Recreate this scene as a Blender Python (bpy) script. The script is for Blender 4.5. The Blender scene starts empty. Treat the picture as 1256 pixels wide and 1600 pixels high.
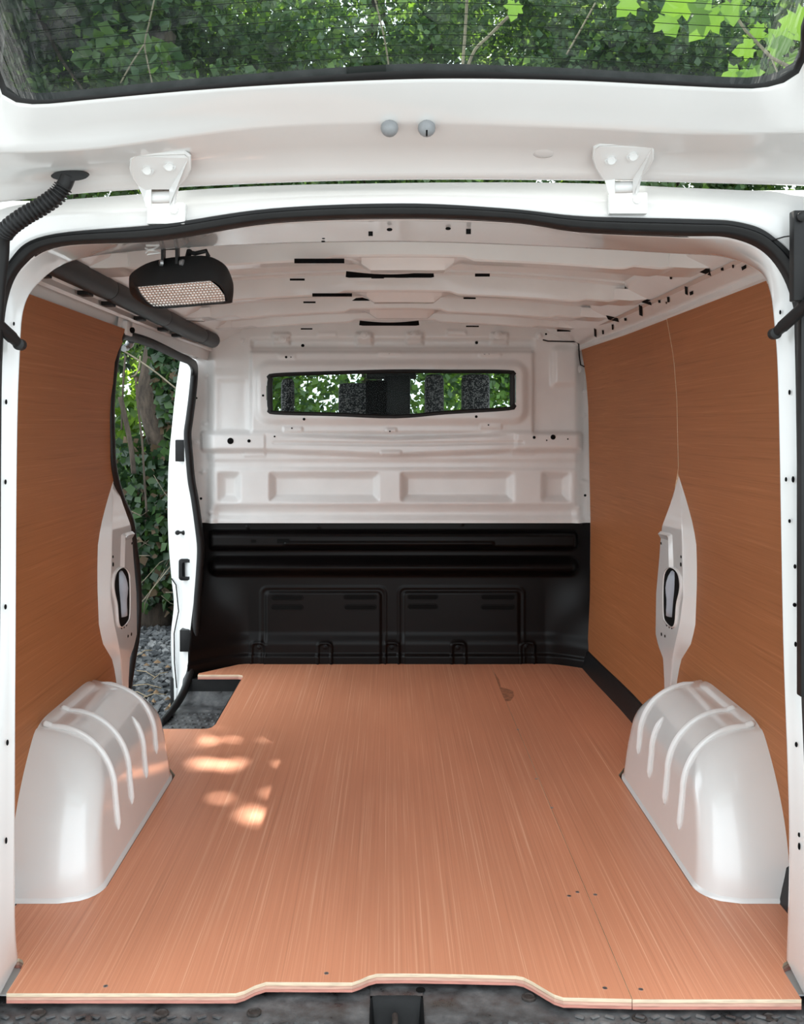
import bpy, bmesh, math, random
import numpy as np
from mathutils import Vector, Matrix

random.seed(7)
rng = np.random.default_rng(7)
scene = bpy.context.scene
C = scene.collection

# ---------------------------------------------------------------- camera, sky, sun, exposure
FPX, CX, CY = 1540.0, 608.0, 665.0          # focal length and vanishing point of the load bay, in pixels of the photo
CAMX, CAMD = -0.022, 1.70                   # the camera stands 1.70 m behind the rear opening
cam_d = bpy.data.cameras.new('camera')
cam = bpy.data.objects.new('camera', cam_d); C.objects.link(cam)
cam.location = (CAMX, -CAMD, 1.0)
cam.rotation_euler = (math.pi / 2, 0, 0)
cam_d.sensor_fit = 'VERTICAL'
cam_d.sensor_height = 24.0
cam_d.lens = FPX / 1600.0 * 24.0
cam_d.shift_x = (628.0 - CX) / 1600.0
cam_d.shift_y = (CY - 800.0) / 1600.0
cam_d.clip_start = 0.02
scene.camera = cam

world = bpy.data.worlds.new('sky'); scene.world = world
world.use_nodes = True
bg = world.node_tree.nodes['Background']
bg.inputs[0].default_value = (0.87, 0.955, 1.0, 1)
bg.inputs[1].default_value = 1.6

sun_d = bpy.data.lights.new('sun', 'SUN')
sun_d.energy = 10.0; sun_d.angle = math.radians(0.5); sun_d.color = (1.0, 0.95, 0.86)
sun = bpy.data.objects.new('sun', sun_d); C.objects.link(sun)
sun.location = (-4, 6, 6)
SUN_DIR = Vector((0.24, -0.50, -0.62)).normalized()
sun.rotation_euler = SUN_DIR.to_track_quat('-Z', 'Y').to_euler()

scene.view_settings.view_transform = 'Standard'
scene.view_settings.look = 'None'
scene.view_settings.gamma = 1.0
scene.view_settings.use_curve_mapping = False
scene.view_settings.exposure = 0.80

# ---------------------------------------------------------------- helpers
def P(px, py, D):
    """photo pixel at distance D from the camera -> point of the van (x across, y forward, z up, floor = 0)"""
    return Vector((CAMX + (px - CX) * D / FPX, D - CAMD, 1.0 + (CY - py) * D / FPX))
def PF(px, py, z=0.0):
    D = (1.0 - z) * FPX / (py - CY)
    return P(px, py, D)
def PX(px, py, X):
    return P(px, py, (X - CAMX) * FPX / (px - CX))
def ss(a, b, x):
    t = np.clip((np.asarray(x, float) - a) / (b - a), 0, 1)
    return t * t * (3 - 2 * t)
def lerp(a, b, t): return a + (b - a) * t

def org(parent):
    o = Vector((0, 0, 0))
    while parent is not None:
        o = o + parent.location; parent = parent.parent
    return o
def obj(name, verts, faces, mat, parent=None, smooth=True, auto=None):
    o_ = org(parent)
    me = bpy.data.meshes.new(name)
    me.from_pydata([(v[0] - o_[0], v[1] - o_[1], v[2] - o_[2]) for v in verts], [], faces)
    me.validate(); me.update()
    ob = bpy.data.objects.new(name, me); C.objects.link(ob)
    if mat is not None:
        for m in (mat if isinstance(mat, (list, tuple)) else [mat]): me.materials.append(m)
    if smooth:
        me.polygons.foreach_set('use_smooth', [True] * len(me.polygons))
        if auto: me.set_sharp_from_angle(angle=math.radians(auto))
    if parent is not None: ob.parent = parent
    return ob
def tag(o, label=None, cat=None, group=None, kind=None):
    if label: o['label'] = label
    if cat: o['category'] = cat
    if group: o['group'] = group
    if kind: o['kind'] = kind
    return o
def struct(o, label): return tag(o, label, None, None, 'structure')
def thing(name, label, cat, loc=(0, 0, 0), group=None):
    o = bpy.data.objects.new(name, None); C.objects.link(o)
    o.empty_display_size = 0.05
    o.location = loc
    return tag(o, label, cat, group)

class MB:
    """collects shapes that become one mesh"""
    def __init__(s): s.v = []; s.f = []
    def add(s, v, f):
        n = len(s.v); s.v += [tuple(p) for p in v]; s.f += [tuple(i + n for i in q) for q in f]; return s
    def box(s, lo, hi, M=None, bev=0.0):
        bm = bmesh.new(); bmesh.ops.create_cube(bm, size=1.0)
        lo, hi = Vector(lo), Vector(hi); c = (lo + hi) / 2; d = hi - lo
        for v in bm.verts: v.co = Vector((v.co.x * d.x, v.co.y * d.y, v.co.z * d.z))
        if bev: bmesh.ops.bevel(bm, geom=list(bm.edges), offset=bev, segments=2, profile=0.6, affect='EDGES')
        for v in bm.verts:
            v.co = v.co + c
            if M is not None: v.co = M @ v.co
        bm.verts.index_update()
        s.add([v.co.copy() for v in bm.verts], [[v.index for v in f.verts] for f in bm.faces]); bm.free(); return s
    def tube(s, pts, r, n=10, cap=True, flat=1.0, up=None):
        pts = [Vector(p) for p in pts]; rs = r if isinstance(r, (list, tuple)) else [r] * len(pts)
        v = []; f = []; prev = None
        for i, p in enumerate(pts):
            a = pts[max(i - 1, 0)]; b = pts[min(i + 1, len(pts) - 1)]
            t = (b - a).normalized()
            if prev is None:
                u = Vector(up) if up is not None else (Vector((0, 0, 1)) if abs(t.z) < 0.9 else Vector((1, 0, 0)))
            else: u = prev
            u = (u - t * u.dot(t)).normalized(); w = t.cross(u); prev = u
            for k in range(n):
                a_ = 2 * math.pi * k / n
                v.append(p + (u * math.cos(a_) + w * math.sin(a_) * flat) * rs[i])
        for i in range(len(pts) - 1):
            for k in range(n):
                f.append((i * n + k, i * n + (k + 1) % n, (i + 1) * n + (k + 1) % n, (i + 1) * n + k))
        if cap:
            f.append(tuple(reversed(range(n)))); f.append(tuple(range((len(pts) - 1) * n, len(pts) * n)))
        return s.add(v, f)
    def lathe(s, p, axis, prof, n=16):
        axis = Vector(axis).normalized(); pts = [Vector(p) + axis * h for r, h in prof]
        u = axis.orthogonal().normalized(); w = axis.cross(u); v = []; f = []
        for (r, h), q in zip(prof, pts):
            for k in range(n):
                a = 2 * math.pi * k / n; v.append(q + (u * math.cos(a) + w * math.sin(a)) * max(r, 1e-5))
        m = len(prof)
        for i in range(m - 1):
            for k in range(n): f.append((i * n + k, i * n + (k + 1) % n, (i + 1) * n + (k + 1) % n, (i + 1) * n + k))
        f.append(tuple(reversed(range(n)))); f.append(tuple(range((m - 1) * n, m * n)))
        return s.add(v, f)
    def loft(s, rows, closed=False, cap=False):
        n = len(rows[0]); v = [p for r in rows for p in r]; f = []
        for i in range(len(rows) - 1):
            for k in range(n if closed else n - 1):
                f.append((i * n + k, i * n + (k + 1) % n, (i + 1) * n + (k + 1) % n, (i + 1) * n + k))
        if cap: f.append(tuple(reversed(range(n)))); f.append(tuple(range((len(rows) - 1) * n, len(rows) * n)))
        return s.add(v, f)
    def prism(s, poly, d):
        n = len(poly); d = Vector(d); a = [Vector(p) for p in poly]; b = [p + d for p in a]
        f = [tuple(reversed(range(n))), tuple(range(n, 2 * n))] + [(k, (k + 1) % n, n + (k + 1) % n, n + k) for k in range(n)]
        return s.add(a + b, f)
    def build(s, name, mat, parent=None, smooth=True, auto=40):
        o = obj(name, s.v, s.f, mat, parent, smooth)
        bm = bmesh.new(); bm.from_mesh(o.data); bmesh.ops.recalc_face_normals(bm, faces=bm.faces); bm.to_mesh(o.data); bm.free()
        if smooth and auto: o.data.set_sharp_from_angle(angle=math.radians(auto))
        return o

def spline(ctrl, n=8, closed=False):
    """Catmull-Rom through the control points, n steps per span"""
    c = [np.array(p, float) for p in ctrl]; out = []
    m = len(c)
    for i in range(m if closed else m - 1):
        if closed: p0, p1, p2, p3 = c[i - 1], c[i], c[(i + 1) % m], c[(i + 2) % m]
        else: p0, p1, p2, p3 = c[max(i - 1, 0)], c[i], c[i + 1], c[min(i + 2, m - 1)]
        for k in range(n):
            t = k / n
            out.append(0.5 * (2 * p1 + (p2 - p0) * t + (2 * p0 - 5 * p1 + 4 * p2 - p3) * t * t + (3 * p1 - p0 - 3 * p2 + p3) * t ** 3))
    if not closed: out.append(c[-1])
    return out
def V(a): return Vector((float(a[0]), float(a[1]), float(a[2])))

def patch(name, poly, D, mat, parent, th=0.004):
    """small flat piece: pixel outline on a surface D away, th thick"""
    pts = [P(x, y, D(x, y) if callable(D) else D) for x, y in poly]
    return MB().prism(pts, (0, -th, 0)).build(name, mat, parent, smooth=False)
def oval(cx, cy, rx, ry=None, n=14):
    ry = ry or rx
    return [(cx + rx * math.cos(2 * math.pi * k / n), cy + ry * math.sin(2 * math.pi * k / n)) for k in range(n)]
def rect(x0, y0, x1, y1): return [(x0, y0), (x1, y0), (x1, y1), (x0, y1)]
def copy_tree(o, parent=None, delta=None):
    c = o.copy(); C.objects.link(c); c.parent = parent
    if delta is not None: c.location = o.location + Vector(delta)
    for ch in o.children: copy_tree(ch, c)
    return c

# ---------------------------------------------------------------- materials
def new_mat(name):
    m = bpy.data.materials.new(name); m.use_nodes = True
    return m, m.node_tree.nodes, m.node_tree.links, m.node_tree.nodes['Principled BSDF']
def ramp(N, L, fac, stops):
    r = N.new('ShaderNodeValToRGB'); L.new(fac, r.inputs[0])
    while len(r.color_ramp.elements) < len(stops): r.color_ramp.elements.new(0.5)
    for e, (p, c) in zip(r.color_ramp.elements, stops): e.position = p; e.color = (*c, 1)
    return r.outputs[0]
def coords(N, L, scale=(1, 1, 1), rot=(0, 0, 0)):
    g = N.new('ShaderNodeNewGeometry'); mp = N.new('ShaderNodeMapping'); mp.inputs['Scale'].default_value = scale
    mp.inputs['Rotation'].default_value = rot
    L.new(g.outputs['Position'], mp.inputs[0]); return mp.outputs[0]
def noise(N, L, vec, scale, detail=3, rough=0.5, dist=0.0):
    n = N.new('ShaderNodeTexNoise'); n.inputs['Scale'].default_value = scale; n.inputs['Detail'].default_value = detail
    n.inputs['Roughness'].default_value = rough; n.inputs['Distortion'].default_value = dist
    L.new(vec, n.inputs['Vector']); return n.outputs[0]
def bump(N, L, h, bsdf, strength=0.2, dist=0.002):
    b = N.new('ShaderNodeBump'); b.inputs['Strength'].default_value = strength; b.inputs['Distance'].default_value = dist
    L.new(h, b.inputs['Height']); L.new(b.outputs[0], bsdf.inputs['Normal'])

def plain(name, col, rough=0.5, metal=0.0, coat=0.0, spec=0.5, var=0.06, nscale=14.0, bmp=0.0, bscale=200.0):
    m, N, L, B = new_mat(name)
    n = noise(N, L, coords(N, L), nscale, 4)
    c = ramp(N, L, n, [(0.3, tuple(v * (1 - var) for v in col)), (0.7, tuple(min(1, v * (1 + var)) for v in col))])
    L.new(c, B.inputs['Base Color'])
    B.inputs['Roughness'].default_value = rough; B.inputs['Metallic'].default_value = metal
    B.inputs['Coat Weight'].default_value = coat; B.inputs['Coat Roughness'].default_value = 0.06
    B.inputs['Specular IOR Level'].default_value = spec
    if bmp: bump(N, L, noise(N, L, coords(N, L), bscale, 2), B, bmp, 0.001)
    return m
def wood(name, dark, mid, light, sc, rough=0.42, wear=True, spec=0.35):
    """fine straight-grained printed veneer: streaks along y"""
    m, N, L, B = new_mat(name)
    v = coords(N, L, sc)
    n1 = noise(N, L, v, 1.0, 5, 0.62, 0.25)
    v2 = coords(N, L, tuple(k * 3.1 for k in sc))
    n2 = noise(N, L, v2, 1.0, 3, 0.6, 0.1)
    mx = N.new('ShaderNodeMath'); mx.operation = 'MULTIPLY_ADD'; mx.inputs[1].default_value = 0.45
    L.new(n2, mx.inputs[0]); 
    sc1 = N.new('ShaderNodeMath'); sc1.operation = 'MULTIPLY'; sc1.inputs[1].default_value = 0.6; L.new(n1, sc1.inputs[0])
    L.new(sc1.outputs[0], mx.inputs[2])
    col = ramp(N, L, mx.outputs[0], [(0.36, dark), (0.47, mid), (0.57, tuple(v * 1.04 for v in mid)), (0.69, light)])
    big = noise(N, L, coords(N, L, (2.2, 0.8, 2.2)), 1.3, 3)
    t = ramp(N, L, big, [(0.3, (0.88, 0.88, 0.88)), (0.7, (1.06, 1.06, 1.06))])
    mul = N.new('ShaderNodeMix'); mul.data_type = 'RGBA'; mul.blend_type = 'MULTIPLY'; mul.inputs[0].default_value = 1.0
    L.new(col, mul.inputs[6]); L.new(t, mul.inputs[7])
    out = mul.outputs[2]
    if wear:
        sc_ = noise(N, L, coords(N, L, (6, 9, 6)), 1.0, 6, 0.7)
        f = ramp(N, L, sc_, [(0.66, (0, 0, 0)), (0.78, (1, 1, 1))])
        w = N.new('ShaderNodeMix'); w.data_type = 'RGBA'; w.inputs[7].default_value = (0.66, 0.42, 0.32, 1)
        k = N.new('ShaderNodeMath'); k.operation = 'MULTIPLY'; k.inputs[1].default_value = 0.22; L.new(f, k.inputs[0])
        L.new(k.outputs[0], w.inputs[0]); L.new(out, w.inputs[6]); out = w.outputs[2]
    L.new(out, B.inputs['Base Color'])
    B.inputs['Roughness'].default_value = rough
    B.inputs['Specular IOR Level'].default_value = spec
    bump(N, L, n2, B, 0.05, 0.001)
    return m
def glass(name, tint=(0.86, 0.92, 0.9), refl=1.0, gr=0.01):
    m, N, L, B = new_mat(name); N.remove(B)
    out = N['Material Output']; tr = N.new('ShaderNodeBsdfTransparent'); gl = N.new('ShaderNodeBsdfGlossy')
    gl.inputs['Roughness'].default_value = gr
    n = noise(N, L, coords(N, L), 3.0, 3)
    c = ramp(N, L, n, [(0.3, tuple(t * 0.97 for t in tint)), (0.7, tint)]); L.new(c, tr.inputs[0])
    lw = N.new('ShaderNodeLayerWeight'); lw.inputs[0].default_value = 0.5
    pw = N.new('ShaderNodeMath'); pw.operation = 'POWER'; pw.inputs[1].default_value = 5.0; L.new(lw.outputs['Facing'], pw.inputs[0])
    k = N.new('ShaderNodeMath'); k.operation = 'MULTIPLY_ADD'; k.inputs[1].default_value = 0.95; k.inputs[2].default_value = 0.045 * refl; k.use_clamp = True
    L.new(pw.outputs[0], k.inputs[0])
    mx = N.new('ShaderNodeMixShader'); L.new(k.outputs[0], mx.inputs[0]); L.new(tr.outputs[0], mx.inputs[1]); L.new(gl.outputs[0], mx.inputs[2])
    L.new(mx.outputs[0], out.inputs[0]); return m
def leaf_mat(name, c1, c2, trans=0.45, rough=0.45):
    m, N, L, B = new_mat(name); out = N['Material Output']
    n = noise(N, L, coords(N, L), 5.0, 3)
    c = ramp(N, L, n, [(0.3, c1), (0.7, c2)]); L.new(c, B.inputs['Base Color']); B.inputs['Roughness'].default_value = rough
    tr = N.new('ShaderNodeBsdfTranslucent')
    h = N.new('ShaderNodeMix'); h.data_type = 'RGBA'; h.blend_type = 'MULTIPLY'; h.inputs[0].default_value = 1.0
    L.new(c, h.inputs[6]); h.inputs[7].default_value = (1.5, 1.45, 0.5, 1)
    L.new(h.outputs[2], tr.inputs[0])
    mx = N.new('ShaderNodeMixShader'); mx.inputs[0].default_value = trans
    L.new(B.outputs[0], mx.inputs[1]); L.new(tr.outputs[0], mx.inputs[2]); L.new(mx.outputs[0], out.inputs[0]); return m

M = {}
M['white'] = plain('white_paint', (0.80, 0.80, 0.79), 0.25, coat=1.0, var=0.02, nscale=6)
M['white_in'] = plain('white_primer_paint', (0.83, 0.815, 0.80), 0.30, coat=0.5, var=0.03, nscale=9)
M['black_panel'] = plain('black_painted_steel', (0.0045, 0.0035, 0.0035), 0.34, spec=0.16, var=0.2, nscale=4, bmp=0.05, bscale=90)
M['rubber'] = plain('black_rubber', (0.010, 0.010, 0.0105), 0.48, spec=0.35, var=0.2, nscale=30)
M['plastic'] = plain('black_plastic', (0.011, 0.011, 0.0115), 0.45, spec=0.3, var=0.15, nscale=40, bmp=0.1, bscale=500)
M['dark'] = plain('dark_hole', (0.006, 0.006, 0.006), 0.9, var=0.1, spec=0.1)
M['steel'] = plain('zinc_steel', (0.42, 0.43, 0.44), 0.35, metal=0.9, var=0.1, nscale=60)
M['rust'] = plain('rusty_steel', (0.055, 0.046, 0.042), 0.7, metal=0.4, var=0.35, nscale=120)
M['grey_rubber'] = plain('grey_rubber', (0.27, 0.28, 0.29), 0.45, var=0.08, nscale=60)
M['grey_tube'] = plain('blue_grey_metal', (0.42, 0.46, 0.52), 0.35, var=0.08, nscale=20)
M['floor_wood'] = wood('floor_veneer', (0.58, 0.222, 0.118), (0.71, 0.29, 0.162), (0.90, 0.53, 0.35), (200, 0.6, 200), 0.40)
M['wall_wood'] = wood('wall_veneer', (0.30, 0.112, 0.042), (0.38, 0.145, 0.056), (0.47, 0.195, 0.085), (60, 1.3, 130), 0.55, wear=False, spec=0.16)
M['glass'] = glass('clear_glass', (0.84, 0.90, 0.88), 0.12, 0.2)
M['tail_glass'] = glass('tinted_tailgate_glass', (0.66, 0.73, 0.69), 4.0)
M['fabric'] = None
def ply_edge():
    m, N, L, B = new_mat('plywood_edge')
    g = N.new('ShaderNodeNewGeometry'); s = N.new('ShaderNodeSeparateXYZ'); L.new(g.outputs['Position'], s.inputs[0])
    mp = N.new('ShaderNodeMapRange'); mp.inputs[1].default_value = -0.019; mp.inputs[2].default_value = 0.001; L.new(s.outputs[2], mp.inputs[0])
    c = ramp(N, L, mp.outputs[0], [(0.0, (0.60, 0.25, 0.20)), (0.26, (0.62, 0.27, 0.21)), (0.30, (0.40, 0.15, 0.11)), (0.34, (0.70, 0.40, 0.31)),
                                   (0.55, (0.70, 0.42, 0.32)), (0.60, (0.45, 0.22, 0.15)), (0.65, (0.80, 0.62, 0.44)), (0.95, (0.84, 0.68, 0.50)), (1.0, (0.5, 0.2, 0.1))])
    n = noise(N, L, coords(N, L, (30, 30, 300)), 1.0, 4)
    t = ramp(N, L, n, [(0.3, (0.75, 0.75, 0.75)), (0.6, (1, 1, 1))])
    mul = N.new('ShaderNodeMix'); mul.data_type = 'RGBA'; mul.blend_type = 'MULTIPLY'; mul.inputs[0].default_value = 1.0
    L.new(c, mul.inputs[6]); L.new(t, mul.inputs[7]); L.new(mul.outputs[2], B.inputs['Base Color']); B.inputs['Roughness'].default_value = 0.7
    return m
M['ply_edge'] = ply_edge()
def pale_edge():
    m, N, L, B = new_mat('pale_board_edge')
    n = noise(N, L, coords(N, L, (60, 60, 200)), 1.0, 4)
    c = ramp(N, L, n, [(0.3, (0.62, 0.42, 0.27)), (0.7, (0.78, 0.60, 0.42))]); L.new(c, B.inputs['Base Color']); B.inputs['Roughness'].default_value = 0.7
    return m
M['pale_edge'] = pale_edge()
def speckle():
    m, N, L, B = new_mat('speckled_seat_fabric')
    v = N.new('ShaderNodeTexVoronoi'); v.inputs['Scale'].default_value = 210; L.new(coords(N, L), v.inputs['Vector'])
    s = N.new('ShaderNodeSeparateColor'); L.new(v.outputs['Color'], s.inputs[0])
    c = ramp(N, L, s.outputs[0], [(0.0, (0.02, 0.02, 0.022)), (0.6, (0.06, 0.06, 0.065)), (0.72, (0.30, 0.29, 0.29)), (1.0, (0.42, 0.40, 0.39))])
    L.new(c, B.inputs['Base Color']); B.inputs['Roughness'].default_value = 0.95; return m
M['fabric'] = speckle()
def dirty_plastic():
    m, N, L, B = new_mat('dusty_step_plastic')
    n = noise(N, L, coords(N, L), 16, 6, 0.65)
    c = ramp(N, L, n, [(0.36, (0.03, 0.03, 0.031)), (0.55, (0.10, 0.102, 0.105)), (0.75, (0.20, 0.195, 0.19))])
    L.new(c, B.inputs['Base Color']); r = ramp(N, L, n, [(0.35, (0.25,) * 3), (0.65, (0.6,) * 3)]); L.new(r, B.inputs['Roughness'])
    bump(N, L, noise(N, L, coords(N, L), 300, 3), B, 0.3, 0.001); return m
M['step'] = dirty_plastic()

# ================================================================ STRUCTURE
ZK = [-0.1, 0.0, 0.3, 0.6, 0.86, 1.08, 1.2, 1.315, 1.36, 1.42]
XK = [0.815, 0.822, 0.836, 0.838, 0.833, 0.829, 0.82, 0.80, 0.785, 0.76]
def wx(z, D): return float(np.interp(z, ZK, XK) - 0.022 * ss(3.3, 4.1, D))
def W(side, D, z, inset=0.0): return Vector((side * (wx(z, D) - inset), D - CAMD, z))

# --- pillar shape that shows in the side walls (right-hand photo pixels -> distance, height)
def dz(px, py, Xc=0.857):
    D = Xc * FPX / (px - CX); return D, 1 + (CY - py) * D / FPX
LA = [dz(*p) for p in [(1063, 740), (1076, 783), (1086, 823), (1090, 853), (1090, 916), (1088, 979), (1081, 1007), (1067, 1029), (1062.5, 1049), (1060, 1081), (1060, 1110)]]
LC = [dz(*p) for p in [(1063, 740), (1048, 783), (1034, 815), (1030.5, 840), (1024, 916), (1023.5, 979), (1028, 999), (1035.6, 1019), (1039, 1054), (1040.6, 1082), (1040.6, 1110)]]
LB = [dz(*p) for p in [(1063, 740), (1063.5, 778), (1064.5, 840), (1064.5, 866), (1066, 921), (1061, 960), (1054, 992), (1050, 1015), (1049, 1049), (1049, 1081), (1049, 1110)]]
def at_z(pts, z):
    q = sorted((b, a) for a, b in pts); return float(np.interp(z, [b for b, a in q], [a for b, a in q]))
ZTIP = LA[0][1]

def sheet(rows, side, thick, name, mats, parent=None):
    """wall board: rows of (z, d0, d1); follows the wall, thick deep, edges in a second material"""
    nD = 26; v = []; f = []; fm = []
    for inset in (thick, 0.0005):
        for z, d0, d1 in rows:
            for k in range(nD + 1): v.append(W(side, lerp(d0, d1, k / nD), z, inset))
    R = len(rows); n = nD + 1; o2 = R * n
    for i in range(R - 1):
        for k in range(nD):
            a = (i * n + k, i * n + k + 1, (i + 1) * n + k + 1, (i + 1) * n + k)
            f.append(a if side < 0 else a[::-1]); fm.append(0)
            b = tuple(q + o2 for q in a); f.append(b[::-1] if side < 0 else b); fm.append(0)
    for i in range(R - 1):
        for k in (0, nD):
            f.append((i * n + k, (i + 1) * n + k, (i + 1) * n + k + o2, i * n + k + o2)); fm.append(1)
    for i in (0, R - 1):
        for k in range(nD):
            f.append((i * n + k, i * n + k + 1, i * n + k + 1 + o2, i * n + k + o2)); fm.append(1)
    ob = obj(name, v, f, mats, parent, smooth=True)
    ob.data.polygons.foreach_set('material_index', fm)
    ob.data.set_sharp_from_angle(angle=math.radians(40))
    return ob

# ---- ground under everything
gm, N, L, B = new_mat('dark_gravel')
vo = N.new('ShaderNodeTexVoronoi'); vo.inputs['Scale'].default_value = 22; L.new(coords(N, L), vo.inputs['Vector'])
s_ = N.new('ShaderNodeSeparateColor'); L.new(vo.outputs['Color'], s_.inputs[0])
c_ = ramp(N, L, s_.outputs[0], [(0.0, (0.03, 0.033, 0.037)), (0.6, (0.09, 0.095, 0.10)), (1.0, (0.22, 0.22, 0.22))]); L.new(c_, B.inputs['Base Color'])
B.inputs['Roughness'].default_value = 0.85; bump(N, L, vo.outputs['Distance'], B, 0.8, 0.02)
M['gravel'] = gm
GZ = -0.56
o = obj('ground', [(-25, -22, GZ), (25, -22, GZ), (25, 28, GZ), (-25, 28, GZ)], [(0, 1, 2, 3)], gm, smooth=False)
struct(o, 'dark grey gravel ground around the van')
o = MB().box((-6.0, -16.0, GZ - 0.05), (6.0, -0.5, GZ + 0.012), bev=0.005).build('bounce_slab', plain('bounce_concrete', (0.185, 0.19, 0.19), 0.85, var=0.12, nscale=3, bmp=0.3, bscale=120))  # concrete slab added out of view; its bounce brightens the load bay
struct(o, 'unseen concrete slab added behind the van to bounce light inside')

# ---- steel floor pan under the boards, front of the bay, step well on the door side
NX, ND0, ND1 = -0.618, 3.25, 3.955                       # cut-out of the board over the step
mb = MB()
mb.box((-0.62, 0.14, -0.075), (0.86, 2.50, -0.022))
mb.box((-0.84, 0.14, -0.075), (-0.62, ND0 - CAMD + 0.02, -0.022))
mb.box((-0.84, ND1 - CAMD + 0.02, -0.075), (-0.62, 2.50, -0.022))
o = mb.build('floor', M['plastic']); struct(o, 'dark load floor pan under the wooden boards')
well = MB()
ya, yb = ND0 - CAMD - 0.05, ND1 - CAMD + 0.02
well.box((-0.86, ya, -0.14), (-0.60, yb + 0.05, -0.115), bev=0.004)
well.loft([[(-0.60, ya, -0.115), (-0.60, yb + 0.1, -0.115)], [(-0.585, ya, -0.022), (-0.585, yb + 0.1, -0.022)]])
well.loft([[(-0.86, yb - 0.06, -0.115), (-0.60, yb - 0.06, -0.115)], [(-0.86, yb - 0.02, -0.10), (-0.60, yb - 0.02, -0.10)], [(-0.86, yb + 0.03, -0.03), (-0.60, yb + 0.03, -0.03)], [(-0.86, yb + 0.1, -0.02), (-0.60, yb + 0.1, -0.02)]])
stepo = tag(well.build('door_step', M['step']), 'black plastic entry step sunk beside the open sliding door', 'step')
k = 0
for i in range(9):
    for j in range(14):
        x = -0.84 + i * 0.028 + (0.014 if j % 2 else 0); y = ya + 0.06 + j * 0.042
        if y > yb - 0.08: continue
        MB().lathe((x, y, -0.1155), (0, 0, 1), [(0.008, 0), (0.007, 0.003), (0.004, 0.0045)], 8).build('tread_stud', M['step'], stepo)

# ---- side walls (painted steel behind the boards)
def wall(side, name, label):
    zs = list(np.linspace(-0.06, 1.36, 30)); mb = MB(); inset = -0.012
    Ds = list(np.linspace(1.80, 4.2, 40))
    if side > 0:
        mb.loft([[W(side, D, z, inset) for D in Ds] for z in zs])
    else:
        rows = []
        for z in zs:
            dl = 2.88 if z > ZTIP else at_z(LB, max(z, 0.2))
            rows.append([W(side, lerp(1.80, dl, k / 20), z, inset) for k in range(21)])
        mb.loft(rows)
        mb.loft([[W(side, D, z, -0.004) for D in np.linspace(2.85, 4.2, 20)] for z in np.linspace(1.275, 1.36, 5)])
    return struct(mb.build(name, M['white_in']), label)
wr = wall(1, 'wall_right', 'white painted steel side wall behind the boards, solid side')
wl = wall(-1, 'wall_left', 'white painted steel side wall with the sliding door opening')

# pillar bulging out of each wall between the boards
def bulge(z): return 0.034 * float(ss(ZTIP + 0.005, ZTIP - 0.16, z)) * (0.62 + 0.38 * float(ss(0.25, 0.42, z)))
def pillar(side, parent):
    zs = np.linspace(0.16, ZTIP + 0.004, 60); rows = []
    for z in zs:
        p = bulge(z); k = 1 - p / 0.857
        a, b, c2 = at_z(LA, z), at_z(LB, z) * k, at_z(LC, z) * k
        b = max(b, a + 0.3 * p + 0.002); c2 = max(c2, b + 0.002)
        r = [W(side, a - 0.02, z, -0.006), W(side, a + 0.001, z, 0.004), W(side, lerp(a, b, 0.5), z, 0.004 + p * 0.5), W(side, b - 0.004, z, p * 0.95)]
        for t in np.linspace(0.0, 1.0, 10): r.append(W(side, lerp(b, c2, t), z, p))
        r += [W(side, c2 + 0.004, z, p * 0.9), W(side, c2 + 0.012, z, p * 0.5), W(side, c2 + 0.03, z, -0.006)]
        rows.append(r)
    q = MB().loft(rows).build('body_pillar', M['white'], parent, auto=18)
    def on(px, py, e=0.0):
        """pixel measured on the right-hand pillar -> its face"""
        z = 0.6
        for _ in range(6):
            p = bulge(z); D = (0.857 - p) * FPX / (px - CX); z = 1 + (CY - py) * D / FPX
        return W(side, D, z, p + e)
    op = [(1043, 889), (1052, 889), (1059, 897), (1062, 912), (1061, 926), (1057, 945), (1055, 972), (1050, 979), (1041, 972), (1037, 958), (1037, 905)]
    ring = spline(op, 4, True); cx_, cy_ = 1049, 932
    rows = []
    for s, e in [(1.14, 0.0), (1.10, 0.004), (1.03, 0.005), (1.0, 0.002)]:
        rows.append([on(cx_ + (x - cx_) * s, cy_ + (y - cy_) * (1 + (s - 1) * 0.4), e) for x, y in ring])
    MB().loft(rows, closed=True).build('opening_rim', M['white'], q)
    MB().prism([on(x, y, 0.001) for x, y in ring], (side * -0.001, 0, 0)).build('opening', M['dark'], q, smooth=False)
    ys = np.linspace(893, 962, 9)
    MB().tube([on(1052 - 0.06 * (y - 893), y, -0.006) for y in ys], [0.016, 0.024, 0.028, 0.029, 0.027, 0.024, 0.023, 0.023, 0.022], 14, flat=0.6, up=(side * -1, 0, 0)).build('inner_tube', M['grey_tube'], q, auto=None)
    for x, y, r in [(1062.5, 882, 0.006), (1063, 870, 0.004), (1032, 849, 0.004), (1033, 991, 0.005), (1038.5, 994, 0.004), (1041, 976, 0.005), (1045, 979, 0.005), (1049, 981, 0.004)]:
        MB().lathe(on(x, y, 0.0005), (-side, 0, 0), [(r, 0), (r, 0.0012)], 10).build('hole', M['dark'], q)
    MB().loft([[on(1031, 830), on(1046, 833), on(1049.5, 836), on(1050.5, 886)], [on(1031, 834, 0.008), on(1045, 837, 0.008), on(1047, 840, 0.008), on(1047.5, 886, 0.008)], [on(1031, 841), on(1042, 844), on(1043, 846), on(1043.5, 886)]]).build('pressing', M['white'], q)
    return q
pillar(1, wr); pillar(-1, wl)

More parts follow.
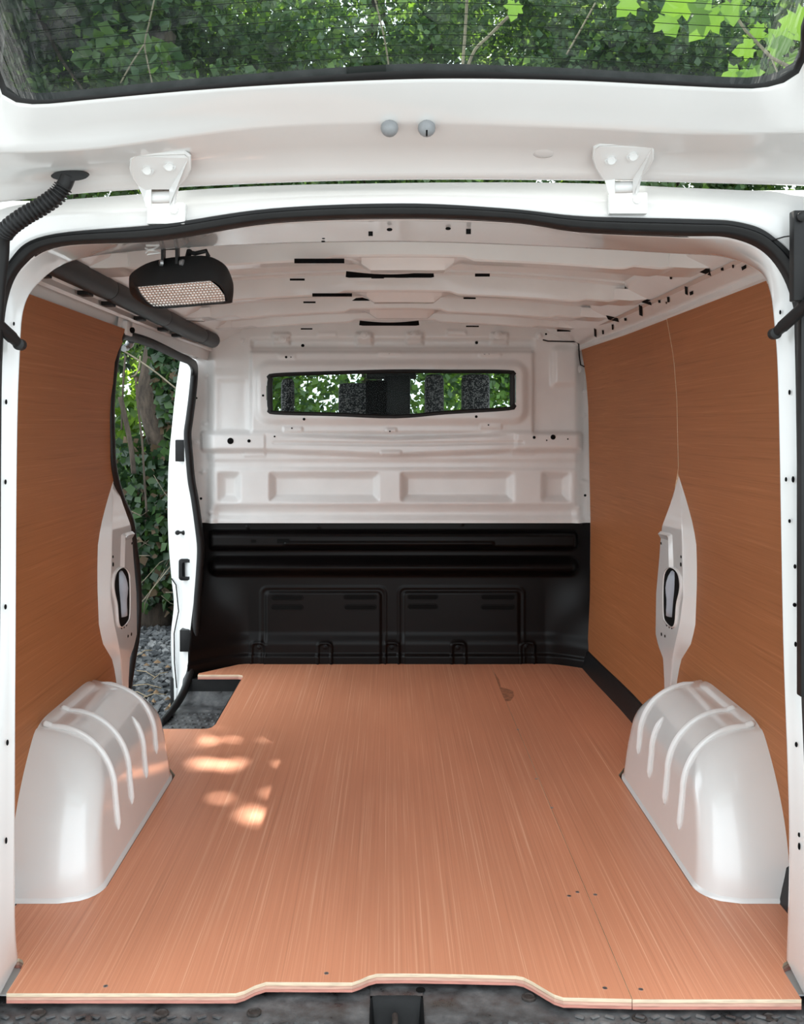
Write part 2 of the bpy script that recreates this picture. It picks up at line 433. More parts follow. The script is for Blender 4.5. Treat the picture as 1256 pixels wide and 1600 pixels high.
# ---- wooden boards on the walls
zr = sorted(list(np.linspace(0.065, ZTIP, 26)) + list(np.linspace(ZTIP + 0.02, 1.318, 14)))
SEAM = 2.893
def seamD(z): return SEAM + 0.012 * max(0, (z - 0.86)) 
rows = [(z, 1.86, (at_z(LA, max(z, 0.17)) if z <= ZTIP else seamD(z)) - 0.0025) for z in zr]
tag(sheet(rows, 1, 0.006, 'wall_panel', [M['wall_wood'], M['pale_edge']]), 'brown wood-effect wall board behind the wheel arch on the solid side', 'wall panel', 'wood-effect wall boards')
rows = [(z, (at_z(LC, max(z, 0.17)) * (1 - 0.8 * bulge(z) / 0.857) if z <= ZTIP else seamD(z)) + 0.0035, 4.075) for z in [q * 1.313 / 1.318 for q in zr]]
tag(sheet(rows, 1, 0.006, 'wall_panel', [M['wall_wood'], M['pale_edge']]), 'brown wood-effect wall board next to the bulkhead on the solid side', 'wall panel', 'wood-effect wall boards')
rows = [(z, 1.86, at_z(LA, max(z, 0.17)) - 0.0025 if z <= ZTIP else 2.893 - 0.045 * float(ss(ZTIP, ZTIP + 0.12, z)) + 0.10 * float(ss(1.17, 1.32, z))) for z in zr if z < 1.31]
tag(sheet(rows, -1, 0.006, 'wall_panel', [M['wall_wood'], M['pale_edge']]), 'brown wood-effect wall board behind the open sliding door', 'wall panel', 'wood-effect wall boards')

# black kick strip between floor and right-hand board
mb = MB()
mb.loft([[W(1, D, 0.075, 0.004) for D in np.linspace(1.9, 4.1, 12)], [W(1, D, 0.07, 0.012) for D in np.linspace(1.9, 4.1, 12)],
         [W(1, D, 0.03, 0.022) for D in np.linspace(1.9, 4.1, 12)], [W(1, D, -0.015, 0.03) for D in np.linspace(1.9, 4.1, 12)]])
struct(mb.build('baseboard_right', M['plastic']), 'black skirting strip between floor board and wall board')

# ---- ceiling skin, cant rails, roof bows
SKIN = 0.012
def roof_z(x, D): return 1.438 - 0.045 * (x / 0.74) ** 2 - 0.006 * float(ss(3.2, 4.1, D))
xs = np.linspace(-0.74, 0.74, 31)
mb = MB()
mb.loft([[(x, D - CAMD, roof_z(x, D) + SKIN) for x in xs] for D in np.linspace(1.90, 4.25, 24)])
# roof outside
edge = spline([(12, 324, 1.71), (210, 304, 1.71), (400, 291, 1.71), (628, 286, 1.71), (800, 285, 1.71), (930, 287, 1.71), (1060, 293, 1.71), (1150, 297, 1.71), (1228, 303, 1.71)], 4)
e0 = [P(*q) for q in edge]
mb.loft([e0, [v + Vector((0, 0.05, 0.004)) for v in e0], [Vector((v.x * 1.04, v.y + 0.5, v.z + 0.075)) for v in e0], [Vector((v.x * 1.06, 2.6, v.z + 0.085)) for v in e0]])
ceil = struct(mb.build('ceiling', M['white_in']), 'white painted steel roof of the load bay with cross bows')

def cant(side):
    """sloping rail between wall board and roof"""
    Ds = np.linspace(1.86, 4.18, 30)
    prof = [(0.0, 1.312), (0.008, 1.318), (0.006, 1.333), (0.045, 1.352), (0.125, 1.392), (0.14, 1.408), (0.15, 1.46)]
    rows = [[Vector((side * (wx(1.315, D) - 0.004 - dx), D - CAMD, z if z < 1.45 else 1.409 + 0.05 * float(ss(2.05, 2.4, D)))) for D in Ds] for dx, z in prof]
    return MB().loft(rows).build('cant_rail', M['white_in'], ceil)
cr = cant(1); cl = cant(-1)

BOWS = [(2.30, 2.43), (2.86, 2.98), (3.36, 3.47), (3.80, 3.89)]
for bi, (d0, d1) in enumerate(BOWS):
    dep = [0.042, 0.048, 0.040, 0.024][bi]; half = 0.66
    xs2 = np.linspace(-half, half, 61); rows = []
    def prof(x):
        top = roof_z(x, d0); cdip = 0.026 * (1 - float(ss(0.085, 0.125, abs(x - 0.02)))) * (1 if bi < 3 else 0)
        bead = 0.009 * (float(ss(0.16, 0.18, abs(x))) - float(ss(0.52, 0.55, abs(x))))
        e = float(ss(half, half - 0.05, abs(x)))
        zb = top - dep * (0.75 + 0.25 * e)
        return [(d0 - 0.026, top + 0.012), (d0 - 0.026, top + 0.006), (d0 - 0.010, top + 0.004), (d0 - 0.004, top), (d0 + 0.001, zb + 0.004 - bead), (d0 + 0.006, zb - bead), (d0 + 0.022, zb - bead), (d0 + 0.030, zb + 0.006 * 0 - cdip * 0.3),
                (d0 + 0.045, zb - cdip), (d1 - 0.038, zb - cdip), (d1 - 0.024, zb), (d1 - 0.006, zb + 0.001), (d1, zb + 0.006), (d1 + 0.004, top + 0.002), (d1 + 0.022, top + 0.005), (d1 + 0.022, top + 0.012)]
    P_ = [[(x, d - CAMD, z) for d, z in prof(x)] for x in xs2]
    bow = MB().loft(P_).build('roof_bow', M['white_in'], ceil, auto=22)
    # gusset from the bow end down to each cant rail
    for s in (-1, 1):
        zt = roof_z(s * half, d0) - dep * 0.75
        xo = wx(1.33, d0) - 0.02
        g = MB().loft([[(s * (half - 0.03), d0 - CAMD - 0.012, zt + 0.03), (s * (half - 0.03), d0 - CAMD, zt), (s * (half - 0.03), d1 - CAMD, zt), (s * (half - 0.03), d1 - CAMD + 0.004, zt + 0.03)],
                       [(s * (half + 0.02), d0 - CAMD - 0.014, zt + 0.028), (s * (half + 0.02), d0 - CAMD - 0.004, zt - 0.004), (s * (half + 0.02), d1 - CAMD + 0.004, zt - 0.004), (s * (half + 0.02), d1 - CAMD + 0.01, zt + 0.03)],
                       [(s * (half + 0.085), d0 - CAMD - 0.03, 1.392), (s * (half + 0.085), d0 - CAMD - 0.018, 1.366), (s * (half + 0.085), d1 - CAMD + 0.012, 1.366), (s * (half + 0.085), d1 - CAMD + 0.03, 1.392)],
                       [(s * xo, d0 - CAMD - 0.03, 1.352), (s * xo, d0 - CAMD - 0.02, 1.345), (s * xo, d1 - CAMD + 0.02, 1.345), (s * xo, d1 - CAMD + 0.03, 1.352)]], cap=True)
        g.build('end_bracket', M['white_in'], bow, auto=30)
    # slots pressed in the bow
    def slot(x0, x1, dd, parent, lens=0.0):
        n = 8; up = []; dn = []
        for k in range(n + 1):
            x = lerp(x0, x1, k / n); z = roof_z(x, d0) - dep * 0.5; l = lens * math.sin(math.pi * k / n)
            up.append((x, dd - CAMD - 0.015 - l * 0.6, z + l * 0.6)); dn.append((x, dd - CAMD - 0.017, z - 0.007 - lens * 0.1))
        MB().prism([Vector(p) for p in up] + [Vector(p) for p in reversed(dn)], (0, -0.003, 0)).build('slot', M['dark'], parent, smooth=False)
# dark slots as the photo shows them: (left, right, y, height, distance, surface)
for x0, x1, y, h, D in [(460, 538, 408, 7, 2.28), (488, 550, 461, 5, 2.838), (453, 476, 437, 3, 2.62), (742, 765, 430, 4.5, 2.62), (474, 493, 472.5, 2.5, 3.1), (724, 743, 466, 2.5, 3.0),
                        (580, 600, 434, 2.5, 2.70), (617, 638, 433, 2.5, 2.70), (583, 600, 469, 2, 3.05), (616, 632, 468.5, 2, 3.05), (470, 488, 514, 2, 3.75), (728, 748, 510, 2, 3.75), (870, 892, 516, 4, 3.9)]:
    d_ = D - 0.012
    patch('slot', rect(x0, y - h / 2, x1, y + h / 2), d_, M['dark'], ceil, 0.004)
def lens(x0, x1, yt, yb, D, sag):
    n = 12; up = [(lerp(x0, x1, k / n), yt + sag * math.sin(math.pi * k / n)) for k in range(n + 1)]
    dn = [(x1 + 1, yb - 1), (x1 - 4, yb), (x0 + 4, yb), (x0 - 1, yb - 1)]
    patch('slot', up + dn, D, M['dark'], ceil, 0.004)
lens(541, 677, 424, 434, 2.56, 5); lens(562, 654, 501, 509, 3.62, 3)
patch('slot', [(550, 470), (556, 466), (566, 465), (576, 468), (578, 470)], 2.99, M['dark'], ceil); patch('slot', [(641, 467), (648, 464), (662, 463), (667, 466)], 2.99, M['dark'], ceil)
# slots in the right cant rail: pixel centre, half sizes
def on_cant(px, py):
    """distance at which the pixel ray meets the sloping rail"""
    best = None
    for D in np.linspace(1.9, 4.15, 400):
        p = P(px, py, D); xr = wx(1.315, D) - 0.004
        t = (xr - p.x - 0.006) / 0.119; zz = 1.333 + t * 0.059
        e = abs(p.z - zz)
        if best is None or e < best[0]: best = (e, D)
    return best[1]
for px, py, a, b, sk in [(1097, 422, 14, 5, 4), (1162, 418, 4, 2.5, -2), (1145, 416, 1.5, 2.5, 0), (1072, 454, 2.5, 6, 1), (1080, 458, 3, 2.5, -1), (1044, 468, 2, 4, 0), (1041, 473, 1, 1.5, 0), (1007, 470, 11, 4, 3), (1001, 485, 3, 8, 1),
                         (1030, 471, 2, 2, 0), (957, 498, 10, 3, 2), (930, 520, 2, 6, 1), (942, 519, 1.5, 3, 0), (957, 511, 1.5, 4, 0), (977, 499, 2, 2, 0), (1128, 420, 2.5, 2.5, 0), (1048, 434, 2, 2, 0)]:
    pts = [P(x, y, on_cant(x, y) - 0.004) for x, y in [(px - a, py - b - sk), (px + a * 0.8, py - b + sk), (px + a, py + b + sk), (px - a * 0.7, py + b - sk)]]
    MB().prism(pts, (-0.001, -0.003, -0.001)).build('slot', M['dark'], cr, smooth=False)

# ---- bulkhead: pressed steel relief
DB = 4.18
def sd(px, py, x0, x1, y0, y1, r):
    dx = np.abs(px - (x0 + x1) / 2) - (x1 - x0) / 2 + r; dy = np.abs(py - (y0 + y1) / 2) - (y1 - y0) / 2 + r
    return np.hypot(np.maximum(dx, 0), np.maximum(dy, 0)) + np.minimum(np.maximum(dx, dy), 0) - r
def up(d, w): return 1 - ss(-w, 0.0, d)          # 1 well inside, 0 at the edge
def relief_white(px, py):
    h = 0.045 * up(sd(px, py, 320, 914, 470, 870, 22), 20)                     # main field proud of the welded flange
    h += 0.022 * up(sd(px, py, 392, 833, 548, 680, 6), 6)
    h -= 0.010 * up(sd(px, py, 340, 392, 592, 676, 8), 8) * 0.6
    h += 0.018 * up(sd(px, py, 398, 824, 562, 666, 26), 13)                    # raised surround of the window
    lo = 697 + 0 * px; sag = 13 * np.clip(1 - np.abs(px - 612) / 190, 0, 1)
    h += 0.030 * up(sd(px, py - sag * 0.6, 312, 912, 672, 708, 8), 8)              # cross beam
    h -= 0.008 * up(sd(px, py - sag * 0.2, 428, 815, 688, 694, 3), 4)
    h += 0.006 * up(sd(px, py, 320, 420, 676, 704, 6), 5)
    h += 0.006 * up(sd(px, py, 800, 905, 674, 702, 6), 5)
    h -= 0.012 * up(sd(px, py, 322, 905, 716, 735, 6), 6) * 0.5
    for x0, x1 in [(341, 380), (420, 595), (624, 803), (842, 890)]:                # sunk fields
        h -= 0.034 * up(sd(px, py, x0, x1, 735, 785, 7), 13)
    h -= 0.028 * ss(784, 800, py) * up(sd(px, py, 330, 905, 700, 900, 14), 14)
    h += 0.020 * ss(803, 812, py)
    h -= 0.020 * up(sd(px, py, 392, 834, 529, 548, 6), 6)
    for x in (441, 569, 647, 779): h += 0.018 * up(sd(px, py, x - 15, x + 15, 520, 542, 4), 5)
    for x, y in [(318, 738), (329, 800), (320, 662), (911, 752), (902, 792), (912, 648)]: h += 0.012 * np.clip(1 - (np.abs(px - x) / 7 + np.abs(py - y) / 5), 0, 1)
    for x, y, w in [(460, 671, 16), (611, 673, 9), (764, 666, 18), (400, 709, 18), (611, 708, 17), (815, 706, 20), (451, 559, 14), (608, 552, 18), (763, 554, 18), (512, 524, 16), (712, 521, 16)]:
        h += 0.005 * up(sd(px, py, x - w, x + w, y - 5, y + 5, 2), 2.5)
    h += 0.016 * up(sd(px, py, 855, 905, 540, 608, 10), 12)
    return h * 1.0
def relief_black(px, py):
    h = 0.015 + 0 * px
    h += 0.045 * up(sd(px, py, 326, 903, 826, 860, 10), 10)
    h += 0.010 * up(sd(px, py, 445, 770, 843, 850, 3), 3)
    h += 0.060 * up(sd(px, py, 325, 905, 866, 901, 17), 17)
    h += 0.016 * ss(985, 1005, py) + 0.012 * ss(1018, 1022, py)
    for x0, x1 in [(414, 597), (628, 812)]:
        h += 0.004 * up(sd(px, py, x0 - 8, x1 + 8, 914, 1060, 12), 4) - 0.0045 * up(sd(px, py, x0 - 5, x1 + 5, 917, 1060, 10), 3)
        h += 0.007 * up(sd(px, py, x0, x1, 922, 1060, 8), 4)
    for x in (405, 508, 612, 715, 822): h += 0.010 * up(sd(px, py, x - 13, x + 13, 999, 1040, 7), 3) - 0.010 * up(sd(px, py, x - 10, x + 10, 1002, 1050, 6), 2)
    # lower corners sweep back toward the load bay
    h += 0.16 * np.clip((390 - px) / 80, 0, 1) ** 1.5 * ss(880, 1010, py)
    h += 0.13 * np.clip((px - 850) / 75, 0, 1) ** 1.5 * ss(880, 1010, py)
    return h
WIN = [(429, 586.5), (520, 583), (612, 580.5), (700, 580.8), (794, 581.5), (801, 588), (801.5, 610), (801, 631), (795, 638), (700, 644), (618, 650.5), (520, 647), (430, 644.5), (421.5, 638), (420.5, 615), (421.5, 593)]
def inside(x, y, poly):
    c = False; n = len(poly)
    for i in range(n):
        (x1, y1), (x2, y2) = poly[i], poly[(i + 1) % n]
        if (y1 > y) != (y2 > y) and x < (x2 - x1) * (y - y1) / (y2 - y1) + x1: c = not c
    return c
def field(name, relief, x0, x1, y0, y1, step, mat, parent=None, hole=None, top=None):
    nx = int((x1 - x0) / step) + 1; ny = int((y1 - y0) / step) + 1
    gx = np.linspace(x0, x1, nx); gy = np.linspace(y0, y1, ny)
    X, Y = np.meshgrid(gx, gy); H = relief(X, Y)
    vs = np.stack([CAMX + (X - CX) * DB / FPX, DB - CAMD - H, 1 + (CY - Y) * DB / FPX], -1).reshape(-1, 3)
    if top is not None: pass
    f = []
    for j in range(ny - 1):
        ym = (gy[j] + gy[j + 1]) / 2
        for i in range(nx - 1):
            if hole and 415 < gx[i] < 806 and 575 < ym < 655 and inside((gx[i] + gx[i + 1]) / 2, ym, hole): continue
            a = j * nx + i; f.append((a, a + nx, a + nx + 1, a + 1))
    return obj(name, vs.tolist(), f, mat, parent, smooth=True)
bulk = struct(field('wall_front', relief_white, 296, 930, 498, 816, 2.0, M['white_in'], hole=WIN), 'white pressed steel bulkhead with a slim window, black below')
low = field('lower_panel', relief_black, 308, 934, 814, 1046, 2.0, M['black_panel'], bulk)
def DW(x, y): return DB - float(relief_white(np.array(float(x)), np.array(float(y)))) - 0.0005
def DL(x, y): return DB - float(relief_black(np.array(float(x)), np.array(float(y)))) - 0.0005
for x, y, r in [(360, 689, 5), (389, 689, 2.6), (429, 682, 1.4), (864, 683, 4), (834.5, 683.5, 2.4), (473, 540, 2.6), (744.5, 535.5, 2.4), (447, 558, 2), (454.5, 558, 1), (608, 552, 1.2), (757, 552, 2), (764, 552.5, 1.2), (411, 618, 1.8),
                (475, 655, 2.2), (744, 651, 2.2), (456, 669, 1.2), (609, 674, 1.2), (763, 664, 1.2), (307, 622, 1.6), (314, 779, 2), (914, 774, 2), (887, 686, 1.2), (854, 688, 1.2), (853, 522, 1.6)]:
    patch('hole', oval(x, y, r), DW, M['dark'], bulk, 0.0015)
for x, y in [(441, 530), (569, 524), (647, 523), (778, 523.5), (323, 586), (306, 691), (842, 525), (913, 612), (378, 533), (902, 577)]:
    c = P(x, y, DW(x, y)); s = MB().lathe(c, (0, -1, 0), [(0.017, 0), (0.017, 0.002), (0.010, 0.003), (0.0095, 0.008), (0.006, 0.009)], 14).build('screw', M['white_in'], bulk)
for x0, x1, y in [(424, 473, 934), (424, 473, 949), (537, 588, 933), (538, 588, 949), (637, 684, 933), (637, 684, 948), (752, 804, 933), (752, 804, 949)]:
    pts = []
    for k in range(9):
        a = math.pi / 2 + math.pi * k / 8; pts.append((x0 + 3.5 + 3.5 * math.cos(a), y + 3.5 * math.sin(a)))
    for k in range(9):
        a = -math.pi / 2 + math.pi * k / 8; pts.append((x1 - 3.5 + 3.5 * math.cos(a), y + 3.5 * math.sin(a)))
    patch('vent_slot', pts, DL, M['dark'], low, 0.002)
    rim = [P(a, b, DL(a, b) - 0.001) for a, b in pts]
    MB().tube(rim + [rim[0]], 0.0022, 6, cap=False).build('vent_rim', M['black_panel'], low)
for x, y in [(405, 1011), (508, 1011), (612, 1012), (715, 1012), (822, 1010), (387, 823), (498, 823), (722, 819), (910, 818)]:
    c = P(x, y, DL(x, y)); MB().lathe(c, (0, -1, 0), [(0.011, 0), (0.011, 0.003), (0.006, 0.004), (0.006, 0.009), (0.004, 0.010)], 12).build('bolt', M['black_panel'], low)
for x0, x1, y0, y1 in [(392, 400, 843, 848), (433, 452, 842, 849)]: patch('hole', rect(x0, y0, x1, y1), DL, M['dark'], low, 0.002)
# black tape-like line on the right of the bulkhead top, seam of the header
mb = MB(); mb.tube([P(x, y, 4.06) for x, y in [(848, 531), (856, 533), (900, 534), (904, 537), (905, 556), (907, 570), (913, 573)]], 0.003, 6); mb.build('seam', M['rubber'], bulk)

win = struct(bpy.data.objects.new('window_1', None), 'slim dark-rimmed window in the white bulkhead'); C.objects.link(win)
wc = (np.mean([p[0] for p in WIN]), np.mean([p[1] for p in WIN]))
ring = spline(WIN, 4, True)
def wring(off, dD):
    out = []
    n = len(ring)
    for i, q in enumerate(ring):
        a, b = ring[i - 1], ring[(i + 1) % n]; t = b - a; nn = np.array([t[1], -t[0]]) / (np.hypot(*t) + 1e-9)
        out.append(P(q[0] + nn[0] * off, q[1] + nn[1] * off * (1.0 if off > 0 else 0.5), DB - 0.088 + dD))
    return out
MB().loft([wring(4.0, 0.012), wring(3.0, -0.002), wring(-1.5, -0.004), wring(-4.5, 0.0), wring(-5.5, 0.02), wring(-5.5, 0.05)], closed=True).build('gasket', M['rubber'], win)
MB().add(wring(-4, 0.03), [tuple(range(len(ring)))]).build('pane', M['glass'], win, smooth=False)
# ---- rear opening frame
K0 = [(-60, 1590), (-60, 1400), (-60, 1000), (-60, 700), (-55, 560), (-45, 450), (-30, 370), (12, 324), (210, 304), (400, 291), (628, 286), (800, 285), (930, 287), (1060, 293), (1150, 297), (1228, 303), (1285, 340), (1310, 560), (1310, 1000), (1310, 1300), (1310, 1590)]
K1 = [(-34, 1580), (-32, 1400), (-24, 1000), (-20, 700), (-16, 560), (-6, 470), (18, 410), (75, 370), (255, 352), (425, 328), (628, 320), (790, 328), (910, 340), (1070, 344), (1150, 349), (1203, 371), (1250, 430), (1264, 560), (1268, 1000), (1280, 1300), (1286, 1580)]
K2 = [(-8, 1570), (-8, 1400), (0, 1000), (2, 700), (4, 560), (12, 470), (38, 415), (95, 384), (250, 375), (425, 348), (628, 341), (800, 347), (909, 362), (1060, 369), (1140, 372), (1199, 400), (1235, 465), (1242, 560), (1249, 1000), (1260, 1300), (1264, 1570)]
K3 = [(27, 1502), (22, 1400), (24, 1000), (26, 700), (30, 558), (37, 480), (64, 438), (112, 408), (200, 394), (400, 382), (628, 378), (850, 385), (1050, 396), (1130, 402), (1185, 423), (1203, 454), (1211, 510), (1217, 620), (1224, 1000), (1234, 1300), (1230, 1502)]
topw = [0, 0, 0, 0, 0, 0.1, 0.4, 0.8, 1, 1, 1, 1, 1, 1, 0.8, 0.4, 0.1, 0, 0, 0, 0]
def curve(K, D, Dtop): return [V(q) for q in spline([tuple(P(x, y, lerp(D, Dtop, t))) for (x, y), t in zip(K, topw)], 8)]
c0 = curve(K0, 1.66, 1.71); c1 = curve(K1, 1.70, 1.72); c2 = curve(K2, 1.72, 1.735); 
D3K = [1.83, 1.775] + [1.742] * 3 + [1.75, 1.80, 1.88] + [1.93] * 5 + [1.90, 1.82, 1.76] + [1.742] * 3 + [1.775, 1.83]
c3 = [V(q) for q in spline([tuple(P(x, y, D)) for (x, y), D in zip(K3, D3K)], 8)]
def mixc(a, b, t, push=(0, 0, 0)): return [p.lerp(q, t) + Vector(push) for p, q in zip(a, b)]
def outw(c, r, dy):
    out = []
    for p in c:
        d = Vector((p.x, 0, p.z - 0.7)); d.normalize(); out.append(p + d * r + Vector((0, dy, 0)))
    return out
mb = MB()
fr_rows = [c0, mixc(c0, c1, 0.18, (0, 0.010, 0)), mixc(c0, c1, 0.5, (0, 0.012, 0)), mixc(c0, c1, 0.85), c1, c2, mixc(c2, c3, 0.12, (0, -0.002, 0)), mixc(c2, c3, 0.55, (0, 0.0, 0)), mixc(c2, c3, 0.93, (0, 0.001, 0)), c3, outw(c3, 0.004, 0.012), outw(c3, 0.065, 0.11), outw(c3, 0.12, 0.13)]
mb.loft(fr_rows)
rear = struct(mb.build('wall_rear', M['white'], auto=None), 'white painted frame of the open rear doorway')
# outside skin of the van: flanks beside the rear frame and body sides
OZ = [-0.5, -0.2, 0.3, 0.8, 1.1, 1.22, 1.30, 1.34, 1.36]; OX = [0.90, 0.925, 0.935, 0.925, 0.895, 0.87, 0.83, 0.79, 0.73]
def ox(z): return float(np.interp(z, OZ, OX))
for s, par in ((-1, wl), (1, wr)):
    q = [p for p in c0 if p.x * s > 0.60]
    MB().loft([q, [Vector((lerp(p.x, s * ox(p.z), 0.7), p.y - 0.004, p.z)) for p in q], [Vector((s * (ox(p.z) - 0.008), p.y + 0.012, p.z)) for p in q], [Vector((s * ox(p.z), p.y + 0.04, p.z)) for p in q]]).build('rear_flank', M['white'], rear, auto=None)
    zz = list(np.linspace(-0.5, 1.28, 24)); zt = list(np.linspace(1.28, 1.36, 8))
    d1 = 4.2 if s > 0 else 2.70
    m_ = MB().loft([[(s * ox(z), D - CAMD, z) for D in np.linspace(1.69, d1, 14)] for z in zz])
    m_.loft([[(s * ox(z), D - CAMD, z) for D in np.linspace(1.80, 4.3, 14)] for z in zt])
    m_.build('outer_panel', M['white'], par, auto=None)
n2 = 8
seal = MB(); rows = []
for t, y in [(-0.02, 0.006), (0.0, -0.012), (0.16, -0.020), (0.28, -0.016), (0.36, -0.020), (0.52, -0.026), (0.64, -0.020), (0.8, -0.024), (0.95, -0.014), (1.02, 0.006)]:
    rows.append(mixc(c1, c2, t, (0, y, 0)))
tag(seal.loft(rows).build('weather_seal', M['rubber'], auto=None), 'black rubber weather seal around the rear doorway', 'seal')

# small holes and slots in the frame
def hole_on(poly, t_off, D, parent, name='hole'): return patch(name, poly, D, M['dark'], parent, 0.003)
for x, y, a, b in [(10, 628, 1.6, 4), (9, 753, 1.6, 4), (9, 948, 1.8, 4), (12, 1160, 1.8, 4.5), (10, 1313, 1.6, 5), (22, 506, 1.3, 3), (1218.5, 488, 1.3, 3.5), (1233, 613, 1.6, 4), (1227.5, 749, 1.6, 3.5), (1238.5, 749, 2, 5), (1233, 814, 1.8, 3),
                   (1241.5, 885, 2, 3.5), (1241, 945, 2.8, 3.2), (1242.5, 1006.5, 1.8, 4), (1243.5, 1163, 2, 4), (1248, 1304, 1.8, 3.5), (1248, 1322, 1.8, 5.5)]:
    # where between seal and inner edge the pixel lies
    i = min(range(len(c2)), key=lambda k: abs(c2[k].z - (1 + (CY - y) * 1.76 / FPX)) + (0 if (c2[k].x > 0) == (x > CX) else 9))
    a2 = CX + (c2[i].x - CAMX) * FPX / (c2[i].y + CAMD); a3 = CX + (c3[i].x - CAMX) * FPX / (c3[i].y + CAMD)
    t = min(max((x - a2) / (a3 - a2), 0), 1); D = lerp(c2[i].y, c3[i].y, t) + CAMD - 0.006
    patch('hole', oval(x, y, a, b), D, M['dark'], rear, 0.002)
for poly in (rect(575.5, 362, 582.5, 369), rect(728, 358, 735.5, 366), oval(608.5, 359, 4.5, 2.4), oval(700, 357.5, 4.2, 2.2), oval(505, 377.5, 3, 1.2), oval(505.5, 373, 2.5, 0.8)):
    patch('slot', poly, 1.80, M['dark'], rear, 0.003)
# pressed pad in the header
mb = MB().loft([[P(588, 352, 1.77), P(592, 350, 1.76), P(716, 349, 1.76), P(720, 351, 1.77)], [P(588, 356, 1.79), P(593, 354, 1.782), P(715, 353, 1.782), P(720, 355, 1.79)], [P(588, 371, 1.86), P(594, 370, 1.85), P(714, 369, 1.85), P(720, 370, 1.86)], [P(588, 375, 1.9), P(593, 374, 1.89), P(715, 373, 1.89), P(720, 374, 1.9)]])
# black trim by the right rear edge and lamp flank
tr = struct(MB().box(P(1240, 470, 1.64) , P(1300, 328, 1.64) + Vector((0, 0.02, 0)), bev=0.003).box(P(1251.5, 1090, 1.66), P(1300, 465, 1.66) + Vector((0, 0.02, 0)), bev=0.003).build('trim_1', M['plastic']), 'black vertical trim beside the rear doorway')
MB().lathe(P(1252, 339, 1.637), (0, -1, 0), [(0.008, 0), (0.008, 0.003), (0.005, 0.005)], 12).build('screw', M['rubber'], tr)
MB().tube([P(1201, 377, 1.70), P(1225, 370, 1.675), P(1241, 368, 1.66)], 0.0012, 6).build('seam', M['plastic'], tr)

